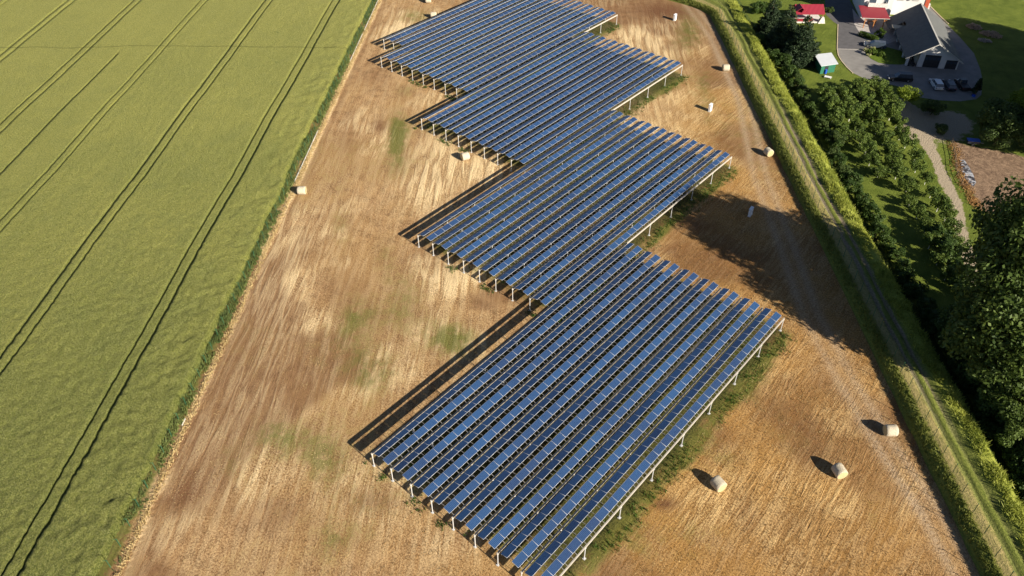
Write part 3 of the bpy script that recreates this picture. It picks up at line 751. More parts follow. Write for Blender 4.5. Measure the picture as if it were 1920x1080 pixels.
def conifer(h, r, n, mats, seed):
    g = np.random.default_rng(seed); cs, rs = [], []; z = .6
    while z < h*.97:
        rr = r*(1-z/h)**.85; m_ = max(3, int(rr*5))
        for k in range(m_):
            a = g.random()*6.283; q_ = rr*(.45+.55*g.random()); cs.append((math.cos(a)*q_, math.sin(a)*q_, z-.18*q_+.3*g.random())); rs.append(.30+.16*rr)
        z += .38
    V, F, T = leaves(cs, rs, n, .17, flat=.1, seed=seed, squash=.55)
    crown = npmesh('crown', V, F, mats[0], dict(tone=T))
    mb = MB(); mb.tube((0, 0, -.2), (0, 0, h*.95), .2, .03, n=8, cap=False); o = mb.build('trunk', mats[1]); tm = o.data; bpy.data.objects.remove(o)
    return crown, tm

def plant(name, meshes, x, y, z, sc_=1., rz=0., label='', cat='tree', group=None, sz=None):
    t = empty(name, (x, y, z), rz, label, cat, group); t.scale = (sc_, sc_, sc_ if sz is None else sz)
    link('crown', meshes[0], t); link('trunk', meshes[1], t); return t

mBark = simple('bark', (.16, .12, .085), .9, 0, .2, .25, 3, .4)
mLime = simple('limewashed_bark', (.70, .69, .65), .85, 0, .2, .1, 4)
mPale = simple('pale_bark', (.42, .39, .33), .85, 0, .2, .2, 3)
mOrch = foliage('orchard_leaves', (.030, .066, .012), (.165, .225, .040))
mYoung = foliage('bright_leaves', (.07, .12, .010), (.26, .33, .03), .35)
mDeep = foliage('poplar_leaves', (.022, .050, .010), (.13, .185, .035))
mWal = foliage('walnut_leaves', (.028, .055, .014), (.11, .155, .04))
mBush = foliage('hedge_leaves', (.018, .042, .009), (.085, .140, .025))
mSpr = foliage('spruce_needles', (.012, .026, .012), (.045, .075, .030), .1)
mGrey = foliage('grey_leaves', (.07, .09, .05), (.19, .22, .13))

ORD = ['first', 'second', 'third', 'fourth', 'fifth', 'sixth', 'seventh', 'eighth', 'ninth', 'tenth', 'eleventh', 'twelfth', 'thirteenth', 'fourteenth',
       'fifteenth', 'sixteenth', 'seventeenth', 'eighteenth', 'nineteenth', 'twentieth']
OM = [broad_tree(3.3, 1.9, 1.05, 1900, .16, (mOrch, mBark, mLime), 100+k, K=26, tr=.09, whitewash=True) for k in range(4)]
# rows of the orchard run parallel to the dyke
E1 = np.array([.80, .60]); E2 = np.array([.57, -.82])
RA = np.array([20.8, 104.3])
rows = [('row next to the hedge', RA-E1*3.9, -27, -8), ('second row from the hedge', RA, -28, 2), ('third row from the hedge', RA+E1*3.8, -31, 31),
        ('row beside the dirt path', RA+E1*7.9, -33, 25)]
for rn, o_, t0, t1 in rows:
    t = t0; k = 0
    while t < t1:
        p = o_+E2*t + npr.normal(size=2)*.3; sc_ = (.95 if t < -18 else .80 if t < -6 else .66)+.2*npr.random()
        plant('orchard_tree', OM[rnd.randrange(4)], p[0], p[1], GZ, sc_, npr.random()*6.28, f'{ORD[k]} small orchard tree from the drive in the {rn}', 'fruit tree', 'orchard trees', sc_*(.9+.25*npr.random()))
        t += 3.75+.6*npr.random(); k += 1
fm = broad_tree(4.0, 2.6, 1.1, 4200, .15, (mYoung, mBark, mLime), 201, K=30, tr=.11, whitewash=True)
c = at(1695, 195, GZ); plant('orchard_tree', fm, c[0], c[1], GZ, .92, 1., 'bright lime green tree with a white trunk at the head of the dirt path', 'tree')
fm2 = broad_tree(3.2, 2.2, .5, 3400, .15, (mWal, mBark), 202, K=26, tr=.1)
c = at(1745, 215, GZ); plant('shrub_tree', fm2, c[0], c[1], GZ, .95, 1., 'rounded green tree standing on the bare dirt in front of the parked cars', 'tree')
c = at(1762, 250, GZ); plant('shrub_tree', fm2, c[0], c[1], GZ, .62, 3., 'small shaded shrub tree beside the dirt path near the parked cars', 'tree')
fm3 = broad_tree(3.0, 1.9, .9, 2600, .14, (mGrey, mBark, mLime), 203, K=24, tr=.08, whitewash=True)
c = at(1552, 193, GZ); plant('orchard_tree', fm3, c[0], c[1], GZ, .9, 1., 'grey-leaved fruit tree standing apart at the shed end of the orchard', 'fruit tree')

# hedge shrubs between the dyke and the orchard
HM = [broad_tree(2.6, 1.75, .25, 2400, .15, (mBush, mBark), 300+k, K=22, tr=.08) for k in range(4)]
HB2 = [broad_tree(2.6, 1.75, .25, 2400, .15, (mWal, mBark), 310+k, K=22, tr=.08) for k in range(2)]
s = -24.; k = 0; hedge = []
while s < 128:
    d = 8.6 + 1.2*npr.random() + (1.0 if s > 85 else 0)
    p = dyke_pt(s, d); hedge.append((s, p[0], p[1])); s += 2.35+.7*npr.random()
hedge = hedge[::-1]
TENS = ['', 'twenty-', 'thirty-', 'forty-', 'fifty-', 'sixty-']
def ordinal(n):
    if n <= 20: return ORD[n-1]
    t_, u = divmod(n, 10); 
    return TENS[t_-1]+ORD[u-1] if u else {3: 'thirtieth', 4: 'fortieth', 5: 'fiftieth', 6: 'sixtieth'}[t_]
for k, (s, x, y) in enumerate(hedge):
    ms = HB2[k % 2] if (s > 74 and k % 2 == 0) else HM[rnd.randrange(4)]; sc_ = .72+.36*npr.random()
    plant('hedge_shrub', ms, x, y, GZ, sc_, npr.random()*6.28, f'{ordinal(k+1)} shrub from the house end in the hedge along the dyke', 'shrub', 'hedge shrubs along the dyke')
k = 0
for s in np.arange(-22, 60, 3.6):          # second, shaded line of bushes below the tall trees
    for d in ((13.5, 17.5) if s < 36 else (17.0,)):
        p = dyke_pt(s+npr.random()*1.5, d+1.2*npr.random()); k += 1
        plant('understorey_shrub', HM[rnd.randrange(4)], p[0], p[1], GZ, .9+.5*npr.random(), npr.random()*6.28,
              f'{ordinal(k)} shaded bush from the bottom in the dark thicket beyond the dyke', 'shrub', 'shaded bushes of the thicket')

# the tall trees at the right edge
BT = [broad_tree(21.5, 7.9, 3.6, 31000, .27, (mDeep, mPale), 401, K=95, tr=.42, squash=.8),
      broad_tree(17.0, 6.6, 3.5, 38000, .26, (mDeep, mPale), 402, K=95, tr=.36, squash=.8)]
WT0 = broad_tree(8.5, 4.6, 1.0, 15000, .23, (mDeep, mBark), 511, K=60, tr=.25)
plant('tall_tree', BT[0], 51.2, 71.0, GZ, 1.08, 0., 'tallest dark leafy tree at the right edge, its top over the cleared soil', 'tree', sz=1.24)
BT.append(broad_tree(17.5, 7.2, 3.0, 21000, .27, (mDeep, mPale), 405, K=120, tr=.36, squash=.8))
plant('tall_tree', BT[2], 52.2, 63.0, GZ, 1., 1., 'lower sunlit leafy tree at the right edge, in front of the tallest one', 'tree')
c_ = [at(1795, 650, GZ), at(1838, 715, GZ), at(1880, 790, GZ), at(1905, 850, GZ), at(1905, 700, GZ)]
for c, sc_, lab in zip(c_, (.75, .85, .8, .62, .95), ('dim leafy tree in the dark thicket just below the tall trees', 'rounded tree in the dark thicket, second down from the tall trees', 'tree with a few sunlit leaves in the thicket, third down from the tall trees',
        'lowest rounded tree of the thicket at the right edge', 'broad tree of the thicket half out of the frame behind the others')):
    plant('thicket_tree', WT0, c[0], c[1], GZ, sc_, c[0], lab, 'tree')
plant('tall_tree', BT[1], 63.5, 69.0, GZ, 1.05, 2.4, 'leafy tree half out of the frame at the right edge, behind the sunlit one', 'tree')
WT = [broad_tree(9.5, 5.0, 1.6, 15000, .24, (mWal, mBark), 501, K=50, tr=.3), broad_tree(11., 4.6, 2., 15000, .22, (mYoung, mBark), 502, K=44, tr=.25), broad_tree(8., 4.4, 1.2, 12000, .22, (mWal, mBark), 503, K=40, tr=.25)]
plant('walnut_tree', WT[0], 34.4, 129.6, GZ, .92, 0., 'broad dark green tree hanging over the cleared soil near the parked cars', 'tree')
plant('walnut_tree', WT[2], 38.6, 132.4, GZ, .95, 1., 'dark rounded tree at the right edge beside the broad one', 'tree')
plant('walnut_tree', WT[0], 39.5, 160.0, GZ, 1.0, 3.0, 'dark tree at the right edge beyond the gravel drive, level with the garage', 'tree')
plant('bright_tree', WT[1], 36.0, 138.2, GZ, .80, 2., 'bright yellow-green tree at the right edge above the dark trees', 'tree')
# trees whose crowns stand outside the picture on the right and shade what is inside it
k = 0
for x, y, h in ((43.5, 149, 1.1), (44, 156, 1.12), (43.5, 163, .98), (43, 170, .93), (42.5, 177, .9), (42.0, 184, .9), (47, 141, 1.1), (49, 133, 1.05)):
    k += 1; plant('yard_tree', BT[1], x, y, GZ, h, k, f'{ordinal(k)} tall yard tree in the row east of the gravel drive', 'tree', 'yard trees east of the drive', h)
k = 0
for s, d in [(-24+6.2*k, 23.5+1.5*(k % 2)) for k in range(9)] + [(-20+9*k, 32) for k in range(6)]:
    k += 1; p = dyke_pt(s, d); plant('thicket_tree', WT[2], p[0], p[1], GZ, 1.12 if d < 28 else 1.35, k, f'{ordinal(k)} thicket tree beyond the bushes east of the dyke', 'tree', 'thicket trees east of the dyke', 1.25 if d < 28 else 1.7)
# conifers by the lawn
CF = [conifer(11.5, 5.0, 26000, (mSpr, mBark), 601), conifer(9.5, 4.4, 22000, (mSpr, mBark), 602)]
def put_px(name, ms, px, py, sc_, lab, cat='tree', group=None, z=GZ):
    c = at(px, py, z); return plant(name, ms, c[0], c[1], z, sc_, npr.random()*6, lab, cat, group)
put_px('spruce_tree', CF[1], 1497, 112, 1.12, 'dark spruce next to the lawn and the white-roofed shed')
put_px('spruce_tree', CF[0], 1466, 92, .95, 'taller spruce with sunlit tips in front of the red-tiled pavilion')
put_px('spruce_tree', CF[1], 1440, 60, .85, 'shaded spruce left of the two big ones by the dyke')
put_px('yard_shrub', HM[0], 1421, 25, 1.2, 'shrub in the dark corner near the top of the dyke hedge', 'shrub')
put_px('yard_shrub', HB2[0], 1450, 20, 1.1, 'green shrub at the top edge behind the spruces', 'shrub')
put_px('yard_shrub', HM[1], 1425, 85, 1.1, 'dark shrub under the spruces beside the dyke', 'shrub')
put_px('yard_shrub', HM[2], 1450, 115, 1.1, 'dark shrub between the spruces and the dyke crest', 'shrub')
put_px('yard_shrub', HM[3], 1532, 88, .5, 'small dark bush on the lawn beside the spruce', 'shrub')
put_px('yard_shrub', HB2[1], 1554, 24, .62, 'conical green bush beside the red-tiled pavilion', 'shrub')
# ------------------------------------------------------------ driveway, yard and lawn edges
mAsph = simple('asphalt', (.115, .112, .118), .9, 0, .2, .14, .8, .3)
mConc = simple('concrete_drive', (.235, .225, .215), .9, 0, .2, .14, .5, .3)
mPave = simple('stone_paving', (.45, .42, .40), .85, 0, .2, .2, 2., .3)
mKerb = simple('kerb_stone', (.60, .50, .34), .85, 0, .2, .15, 2.)
def sheet(name, pix, lift, mat, z=GZ, wob_=0.):
    pts = [at(x, y, z) for x, y in pix]
    mb = MB(); mb.add([(p[0], p[1], z+lift) for p in pts], [tuple(range(len(pts)))]); o = mb.build(name, mat)
    if o.data.polygons[0].normal.z < 0: o.data.flip_normals()
    return tag(o, kind='structure')
sheet('driveway', [(1570, 92), (1572, 104), (1577, 113), (1589, 127), (1600, 137), (1618, 146), (1640, 152), (1668, 158), (1700, 166), (1722, 182), (1760, 188), (1800, 190), (1830, 186), (1840, 178),
                   (1842, 150), (1838, 130), (1826, 100), (1800, 70), (1775, 45), (1752, 20), (1742, 10), (1736, 0), (1722, -14), (1700, 20), (1690, 60), (1640, 90), (1611, 92.5)], .010, mConc)
sheet('asphalt_drive', [(1570, 91.5), (1571, 46), (1563, 41), (1549, 28), (1546, -10), (1580, -22), (1604, 20), (1604, 46), (1614, 66), (1630, 80), (1640, 95), (1612, 92)], .014, mAsph)
sheet('courtyard', [(1602, 46), (1598, 16), (1612, 33), (1640, 30), (1690, 30), (1690, 72), (1660, 84), (1632, 80), (1616, 68)], .018, mPave)
def kerb(pix, name='kerb', w_=.16, h=.11, mat=None):
    mb = MB(); P_ = [at(x, y, GZ)[:2] for x, y in pix]
    for a, b in zip(P_[:-1], P_[1:]):
        c = (a+b)/2; L = float(np.linalg.norm(b-a)); mb.box((c[0], c[1], GZ+h/2-.02), (L+.05, w_, h+.04), math.atan2(b[1]-a[1], b[0]-a[0]))
    o = mb.build(name, mat or mKerb); return tag(o, kind='structure')
kerb([(1571, 46), (1570.2, 70), (1569.5, 92), (1571.5, 104), (1577, 114), (1588.5, 127.5), (1599, 137.5)])
kerb([(1611, 92.8), (1590, 92.2), (1570, 91.6)], 'drain_line', .22, .03, mPave)
kerb([(1741, 9), (1754, 22), (1765, 33), (1778, 45)], 'kerb', .2, .12)
# planted island in front of the garage
sheet('island_lawn', [(1624, 102), (1622, 96), (1628, 92), (1640, 90), (1662, 88), (1690, 96), (1704, 118), (1690, 121.5), (1668, 121), (1648, 118), (1634, 111)], .05, simple('island_grass', (.10, .15, .02), .95, 0, .1, .35, 2.))
mClip = foliage('box_leaves', (.03, .06, .008), (.12, .19, .02))
SB = [broad_tree(1.1, .75, .05, 900, .09, (mClip, mBark), 700+k, K=12, tr=.04) for k in range(2)]
c = at(1651, 106, GZ); plant('clipped_bush', SB[0], c[0], c[1], GZ, 1.15, 0, 'ball-shaped bush on the planted island near the garage', 'bush')
c = at(1633, 103, GZ); plant('clipped_bush', SB[1], c[0], c[1], GZ, 1.5, 0, 'dense bush among pale flowers at the tip of the planted island', 'bush')
c = at(1648, 70, GZ); plant('clipped_bush', SB[0], c[0], c[1], GZ, 1.9, 2, 'large round clipped bush behind the dark estate car', 'bush')
FLW = broad_tree(.7, .8, .0, 900, .08, (foliage('pale_flowers', (.20, .24, .07), (.62, .60, .34)), mBark), 720, K=12, tr=.03)
for k, (px, py, w1) in enumerate(((1624, 96, 'pale flowering shrub at the corner of the planted island by the kerb'), (1637, 93, 'pale flowering shrub beside the wheels of the dark estate car'), (1628, 104, 'pale flowering shrub at the sharp lower tip of the planted island'))):
    c = at(px, py, GZ); plant('flowering_shrub', FLW, c[0], c[1], GZ, .9, k, w1, 'shrub')
hm_c, hm_r = [], []
for t in np.linspace(0, 1, 16):
    a = R(200)+t*R(110); p = at(1612+30*t, 67+11*t, GZ); hm_c.append((p[0], p[1], GZ+.65)); hm_r.append(.6)
hc = np.array(hm_c); o_ = hc[0].copy()
V, F, T = leaves(hc-o_+[0, 0, .0], hm_r, 3600, .10, seed=77, squash=1.1)
V[:, 2] += 0; t = empty('clipped_hedge', (o_[0], o_[1], GZ), 0, 'low curved clipped hedge between the driveway and the paved court', 'hedge')
V[:, 2] += .65
link('foliage', npmesh('foliage', V, F, mClip, dict(tone=T)), t)
mb = MB()
for a, b in zip(hc[:-1], hc[1:]): mb.tube(((a-o_)[0], (a-o_)[1], .1), ((b-o_)[0], (b-o_)[1], .45), .03, n=5)
mb.build('stem', mBark, t)

# ------------------------------------------------------------ buildings
mWhite = simple('white_render', (.62, .62, .62), .85, 0, .2, .05, .6)
mSlate = NT('grey_roof', .75, .3); p_ = mSlate.n('ShaderNodeTexCoord').outputs['Object']
_wv = mSlate.n('ShaderNodeTexWave', bands_direction='Y'); mSlate.l(mSlate.mapping(p_, (1, 1, 1), 0), _wv.inputs[0]); _wv.inputs['Scale'].default_value = 1.6; _wv.inputs['Distortion'].default_value = .4
mSlate.color(mSlate.mix(mSlate.ramp(mSlate.math('ADD', mSlate.math('MULTIPLY', _wv.outputs['Fac'], .4), mSlate.math('MULTIPLY', mSlate.noise(p_, 1.2, 5, .7), .7)), .3, .8), (.075, .082, .088), (.17, .175, .17)))
mSlate.bump(_wv.outputs['Fac'], .5, .05); mSlate = mSlate.m
mRed = NT('red_tiles', .55, .4); p_ = mRed.n('ShaderNodeTexCoord').outputs['Object']
_wv = mRed.n('ShaderNodeTexWave', bands_direction='X'); mRed.l(p_, _wv.inputs[0]); _wv.inputs['Scale'].default_value = 1.0
mRed.color(mRed.mix(mRed.ramp(_wv.outputs['Fac'], .1, .9), (.20, .014, .028), (.33, .030, .055))); mRed.bump(_wv.outputs['Fac'], .6, .05); mRed = mRed.m
mRedF = simple('red_sheet', (.24, .020, .034), .5, 0, .4, .06)
mWood = simple('orange_wood', (.42, .17, .05), .7); mDoor = simple('dark_door', (.028, .030, .036), .5, 0, .4, .2, 2)
mGlass = simple('window_glass', (.05, .07, .10), .1, 0, .8, .1); mBrick = simple('red_brick', (.40, .085, .045), .85, 0, .2, .25, 6.)
mGreenW = simple('green_boards', (.02, .14, .085), .6); mSheetR = simple('pale_roof_sheet', (.60, .64, .68), .5, 0, .4, .05, 1.)
mStone = simple('white_stone', (.62, .60, .57), .85, 0, .2, .25, 4.); mTan = simple('tan_roof', (.50, .44, .33), .85); mFascia = simple('fascia', (.50, .49, .46), .7)

# garage: local frame, x along the gable front, y into the depth
GA = np.array([8.53, 153.14]); gdir = math.atan2(158.4-153.14, 18.14-8.53)
t = empty('garage', (GA[0], GA[1], GZ), gdir, 'long white garage with a grey gabled roof and dark doors', 'garage')
W, DP, EV, RG, RX = 10.96, 21.5, 2.25, 5.75, 5.5
def gable(x0, x1, xr, ze, zr, y, th, mb, mi=0, zc=0):
    mb.add([(x0, y, 0), (x1, y, 0), (x1, y, ze), (xr, y, zr), (x0, y, ze), (x0, y+th, 0), (x1, y+th, 0), (x1, y+th, ze), (xr, y+th, zr), (x0, y+th, ze)],
           [(0, 1, 2, 3, 4), (9, 8, 7, 6, 5), (0, 5, 6, 1), (1, 6, 7, 2), (2, 7, 8, 3), (3, 8, 9, 4), (4, 9, 5, 0)])
slopeL = (RG-EV)/RX
mb = MB()
zt = EV+slopeL*2.5
# front wall pieces around the open bay (0..2.45) and two doors
def wall_seg(x0, x1, z0, y=0., th=.25, ztop=None):
    def zz(x): return (EV+slopeL*x if x < RX else RG-(RG-EV)/(W-RX)*(x-RX))-.12
    xs = sorted({x0, x1} | ({RX} if x0 < RX < x1 else set()))
    for a, b in zip(xs[:-1], xs[1:]):
        mb.add([(a, y, z0), (b, y, z0), (b, y, zz(b)), (a, y, zz(a)), (a, y+th, z0), (b, y+th, z0), (b, y+th, zz(b)), (a, y+th, zz(a))],
               [(0, 1, 2, 3), (7, 6, 5, 4), (0, 4, 5, 1), (1, 5, 6, 2), (2, 6, 7, 3), (3, 7, 4, 0)])
wall_seg(0, .45, 0); wall_seg(2.45, 3.6, 0); wall_seg(3.6, 7.0, 2.95); wall_seg(7.0, 8.3, 0); wall_seg(8.3, 10.7, 2.1); wall_seg(10.7, W, 0)
mb.box((W-.13, DP/2+.1, EV/2-.05), (.25, DP-.3, EV-.1)); mb.box((W/2, DP-.12, EV/2), (W-.6, .24, EV))
mb.box((2.55, 3.6, 1.5), (.2, 6.6, 3.0))
for y in (0.3, 4.6, 8.9, 13.2, 17.4, 21.2): mb.box((.16, y, EV/2-.05), (.34, .55, EV-.1))
mb.build('wall', mWhite, t)
mb = MB(); mb.box((1.9, 12.5, 1.05), (.2, 17.5, 2.1)); mb.build('shaded_inner_wall', mDoor, t)  # near-black colour stands in for the shade inside the open side bays
for x0, x1, h, w0 in ((3.6, 7.0, 2.95, 4), (8.3, 10.7, 2.1, 3)):
    d = MB().box(((x0+x1)/2, .16, h/2), (x1-x0, .08, h)).build('garage_door', mDoor, t)
    for k in range(w0):
        wx = x0+(x1-x0)*(k+.5)/w0; MB().box((wx, .112, h*.70), ((x1-x0)/w0*.72, .02, h*.2)).build('window', mGlass, d)
mb = MB(); ov = .55; th = .16
def slope_piece(x0, z0, x1, z1, y0, y1): mb.slab([(x0, y0, z0), (x1, y0, z1), (x1, y1, z1), (x0, y1, z0)], th)
slope_piece(-ov, EV-slopeL*ov+.1, RX, RG+.1, -.6, 15.4)
slope_piece(1.7, EV+slopeL*1.7+.1, RX, RG+.1, 15.402, 17.6)
slope_piece(-1.6, EV-slopeL*1.6+.1, RX, RG+.1, 17.602, 23.5)
s2 = (RG-EV)/(W-RX); mb.slab([(RX+.002, -.6, RG+.1), (W+.7, -.6, RG+.1-s2*(W+.7-RX)), (W+.7, 23.5, RG+.1-s2*(W+.7-RX)), (RX+.002, 23.5, RG+.1)], th)
rf = mb.build('roof', mSlate, t)
mb = MB(); mb.slab([(-ov, -.66, EV-slopeL*ov+.12), (RX, -.66, RG+.12), (RX, -.60, RG+.12), (-ov, -.60, EV-slopeL*ov+.12)], .22); mb.slab([(RX, -.66, RG+.12), (W+.7, -.66, RG+.12-s2*(W+.7-RX)), (W+.7, -.60, RG+.12-s2*(W+.7-RX)), (RX, -.60, RG+.12)], .22)
mb.build('fascia', mFascia, rf)
mb = MB(); mb.box((RX, 11.4, RG+.14), (.3, 24.1, .08)); mb.build('ridge_cap', mFascia, rf)
MB().box((.4, 16.5, EV+.1), (3., 2.15, .12)).build('flat_roof', mTan, t)

# carport roof on timber posts
A_, B_, C_, D_ = at(1610, 10, 2.2), at(1658, 11, 2.2), at(1669, 35, 1.4), at(1617, 33, 1.4)
cx = (A_+B_+C_+D_)/4; t = empty('carport', (cx[0], cx[1], GZ), 0, 'red lean-to roof on orange timber posts against the white house', 'carport'); o3 = np.array([cx[0], cx[1], GZ])
mb = MB(); mb.slab([A_-o3, D_-o3, C_-o3, B_-o3], .14); mb.build('roof', mRedF, t)
mb = MB()
for a, b in ((D_, C_), (A_, D_)):
    a = a-o3; b = b-o3; mb.tube(a-[0, 0, .12], b-[0, 0, .12], .07, n=6)
mb.build('gutter', mFascia, t)
for f_ in (.12, .48, .84):
    p = D_*(1-f_)+C_*f_-o3; p = p*.96; mb = MB(); mb.box((p[0], p[1], (p[2]-.14)/2), (.18, .18, p[2]-.14), .6); mb.tube((p[0], p[1], p[2]-.9), (p[0]+.5, p[1]+.35, p[2]-.25), .06, n=5); mb.build('timber_post', mWood, t)
mb = MB(); p = (A_*.4+C_*.6)-o3; mb.box((p[0]-.6, p[1], .75), (2., .8, .06), .6)
for sx in (-.8, .8): mb.box((p[0]-.6+sx*.82, p[1]+sx*.55, .36), (.08, .7, .72), .6)
ct = mb.build('table', mWood); ct.location = (cx[0], cx[1], GZ); tag(ct, 'orange wooden table standing under the red carport roof', 'table')

# white house
P0 = np.array([-10.3, 173.3]); hdir = math.atan2(.53, .85)
t = empty('white_house', (P0[0], P0[1], GZ), hdir, 'tall white rendered house behind the red carport and grey garage roof', 'house')
mb = MB(); mb.box((3.5, 5.5, 4.2), (7.0, 11., 8.4)); mb.build('wall', mWhite, t)
mb = MB(); mb.box((11.2, 7.6, 4.2), (8.39, 9., 8.4)); mb.build('side_wing', mWhite, t)
mb = MB(); mb.slab([(-.6, -.6, 8.4), (7.6, -.6, 8.4), (7.6, 5.5, 10.6), (-.6, 5.5, 10.6)], .18); mb.slab([(-.6, 5.502, 10.6), (7.6, 5.502, 10.6), (7.6, 11.6, 8.4), (-.6, 11.6, 8.4)], .18)
mb.slab([(7.602, 2.6, 8.4), (15.9, 2.6, 8.4), (15.9, 7.6, 10.2), (7.602, 7.6, 10.2)], .18); mb.slab([(7.602, 7.602, 10.2), (15.9, 7.602, 10.2), (15.9, 12.6, 8.4), (7.602, 12.6, 8.4)], .18)
mb.build('roof', mSlate, t)
def hwin(x, y, z, w_, h, face='s'):
    r_ = 0 if face == 's' else math.pi/2
    f = MB().box((0, 0, 0), (w_+.16, .06, h+.16)).build('window', mWhite, t, (x, y, z), r_)
    MB().box((0, -.035 if face == 's' else .035, 0), (w_, .03, h)).build('pane', mGlass, f)
    MB().box((0, -.08 if face == 's' else .08, -h/2-.12), (w_+.4, .26, .07)).build('sill', mFascia, f)
hwin(9.6, 3.07, 4.6, 1.2, 1.3); hwin(13.2, 3.07, 4.7, 1.2, 1.3); hwin(2.0, -.03, 4.6, 1.6, 1.4); hwin(5.2, -.03, 4.6, .9, 1.9); hwin(-.03, 3., 4.5, 1.1, 1.3, 'w'); hwin(-.03, 7., 4.5, 1.1, 1.3, 'w'); hwin(11.4, 3.07, 7.2, 1.2, 1.2); hwin(3., -.03, 7.3, 1.2, 1.2)
mb = MB(); mb.box((3.0, -.75, 3.45), (4.4, 1.4, .18)); mb.box((3.0, -1.42, 3.95), (4.4, .08, .82)); mb.box((.84, -.75, 3.95), (.08, 1.36, .82)); mb.box((5.16, -.75, 3.95), (.08, 1.36, .82)); mb.build('balcony', mStone, t)
mb = MB(); mb.tube((11.8, 2.95, 4.3), (11.8, 2.72, 4.42), .38, .42, n=16); mb.tube((11.8, 3.1, 4.1), (11.8, 2.95, 4.3), .03, n=5); mb.build('satellite_dish', mFascia, t)
mb = MB(); mb.box((15.95, 3.6, 4.6), (1.0, 1.3, 9.2)); mb.build('brick_chimney', mBrick, t)
g_ = at(1738, 18, GZ); gp = MB(); gp.box((0, 0, .7), (.7, .7, 1.4)); gp.box((0, 0, 1.45), (.85, .85, .1)); o = gp.build('gate_pillar', mStone); o.location = (g_[0], g_[1], GZ); o.rotation_euler.z = .5
tag(o, 'short pale stone pillar where the gravel drive passes the brick chimney', 'pillar')

# red-tiled pavilion
A_, B_ = at(1493, 26.5, 1.1), at(1547, 26.5, 1.1); ux = (B_-A_)[:2]; WD = float(np.linalg.norm(ux)); ang = math.atan2(ux[1], ux[0])
t = empty('garden_pavilion', (A_[0], A_[1], GZ), ang, 'open garden pavilion with red-tiled roof at the end of the lawn', 'pavilion')
mb = MB(); DPt = 5.2
mb.slab([(0, 0, 2.3), (WD, 0, 2.3), (WD, DPt/2, 3.8), (0, DPt/2, 3.8)], .12); mb.slab([(0, DPt/2+.002, 3.8), (WD, DPt/2+.002, 3.8), (WD, DPt, 2.3), (0, DPt, 2.3)], .12)
mb.slab([(-.3, -.5, 3.2), (1.0, -.5, 4.1), (1.0, 2.4, 4.1), (-.3, 2.4, 3.2)], .1); mb.slab([(1.002, -.5, 4.1), (2.3, -.5, 3.2), (2.3, 2.4, 3.2), (1.002, 2.4, 4.1)], .1)
mb.build('roof', mRed, t)
mb = MB(); mb.box((WD/2, DPt/2, .15), (WD+.2, DPt, .3)); mb.build('floor_slab', mStone, t)
for x in (.3, WD*.5, WD-.3):
    for y in (.35, DPt-.35): MB().box((x, y, 1.25), (.16, .16, 1.9)).build('timber_post', mWood, t)
mb = MB(); mb.box((WD*.35, .35, .65), (WD*.6, .1, .7)); mb.build('parapet', mRedF, t)
mb = MB(); mb.add([(WD-1.3, -.3, 0), (WD+.5, -.3, 0), (WD+.5, .9, 0), (WD-1.3, .9, 0), (WD-.6, -.2, 1.5), (WD+.0, -.2, 1.5), (WD+.0, .6, 1.5), (WD-.6, .6, 1.5)], [(0, 1, 5, 4), (1, 2, 6, 5), (2, 3, 7, 6), (3, 0, 4, 7), (4, 5, 6, 7)]); mb.build('stone_buttress', mStone, t)

# green shed
A_, B_, C_, D_ = at(1527, 102, 1.25), at(1559, 98.5, 1.25), at(1572, 119.5, .95), at(1540, 124, .95)
cx = (A_+B_+C_+D_)/4; o3 = np.array([cx[0], cx[1], GZ]); t = empty('garden_shed', tuple(o3), 0, 'small green shed with a flat pale grey sheet roof', 'shed')
mb = MB(); mb.slab([A_-o3, D_-o3, C_-o3, B_-o3], .08); mb.build('roof', mSheetR, t)
q4 = [(p-o3)*np.array([.84, .84, 1]) for p in (A_, B_, C_, D_)]
mb = MB(); n4 = len(q4); mb.add([(p[0], p[1], 0) for p in q4]+[(p[0], p[1], p[2]-.12) for p in q4], [(0, 1, 5, 4), (1, 2, 6, 5), (2, 3, 7, 6), (3, 0, 4, 7), (4, 5, 6, 7)]); mb.build('wall', mGreenW, t)
a, b = q4[3], q4[2]; m_ = a*.62+b*.38; MB().box((m_[0], m_[1], .85), (.9, .06, 1.7), math.atan2((b-a)[1], (b-a)[0])).build('door', mDoor, t)
mBlue = simple('blue_plastic', (.02, .10, .55), .4); mWp = simple('white_plastic', (.80, .80, .80), .45)
def barrel(px, py, mat, lab, h=.9, r_=.3, kind='barrel'):
    c = at(px, py, GZ); t = MB(); t.tube((0, 0, 0), (0, 0, h), r_*.93, r_, n=14); t.tube((0, 0, h*.33), (0, 0, h*.36), r_*1.05, n=14); t.tube((0, 0, h*.66), (0, 0, h*.69), r_*1.05, n=14); t.tube((0, 0, h), (0, 0, h+.04), r_*.9, n=14)
    o = t.build(kind, mat); o.location = (c[0], c[1], GZ); return tag(o, lab, 'barrel')
barrel(1547, 138, mBlue, 'blue plastic barrel standing between the white tank and the shed', .95)
c = at(1549, 133, GZ); r_ = empty('water_tank', (c[0], c[1], GZ), .4, 'white box-shaped water tank beside the green shed', 'water tank')
MB().box((0, 0, .62), (1.0, .9, .95)).build('tank', mWp, r_, bevel=.06); MB().box((0, 0, .07), (1.1, 1., .14)).build('pallet', mWood, r_); MB().tube((0, 0, 1.09), (0, 0, 1.16), .12, n=12).build('cap', mDark, r_)
barrel(1543, 136, mDark, 'black bin beside the blue barrel at the shed', .8, .28, 'bin')
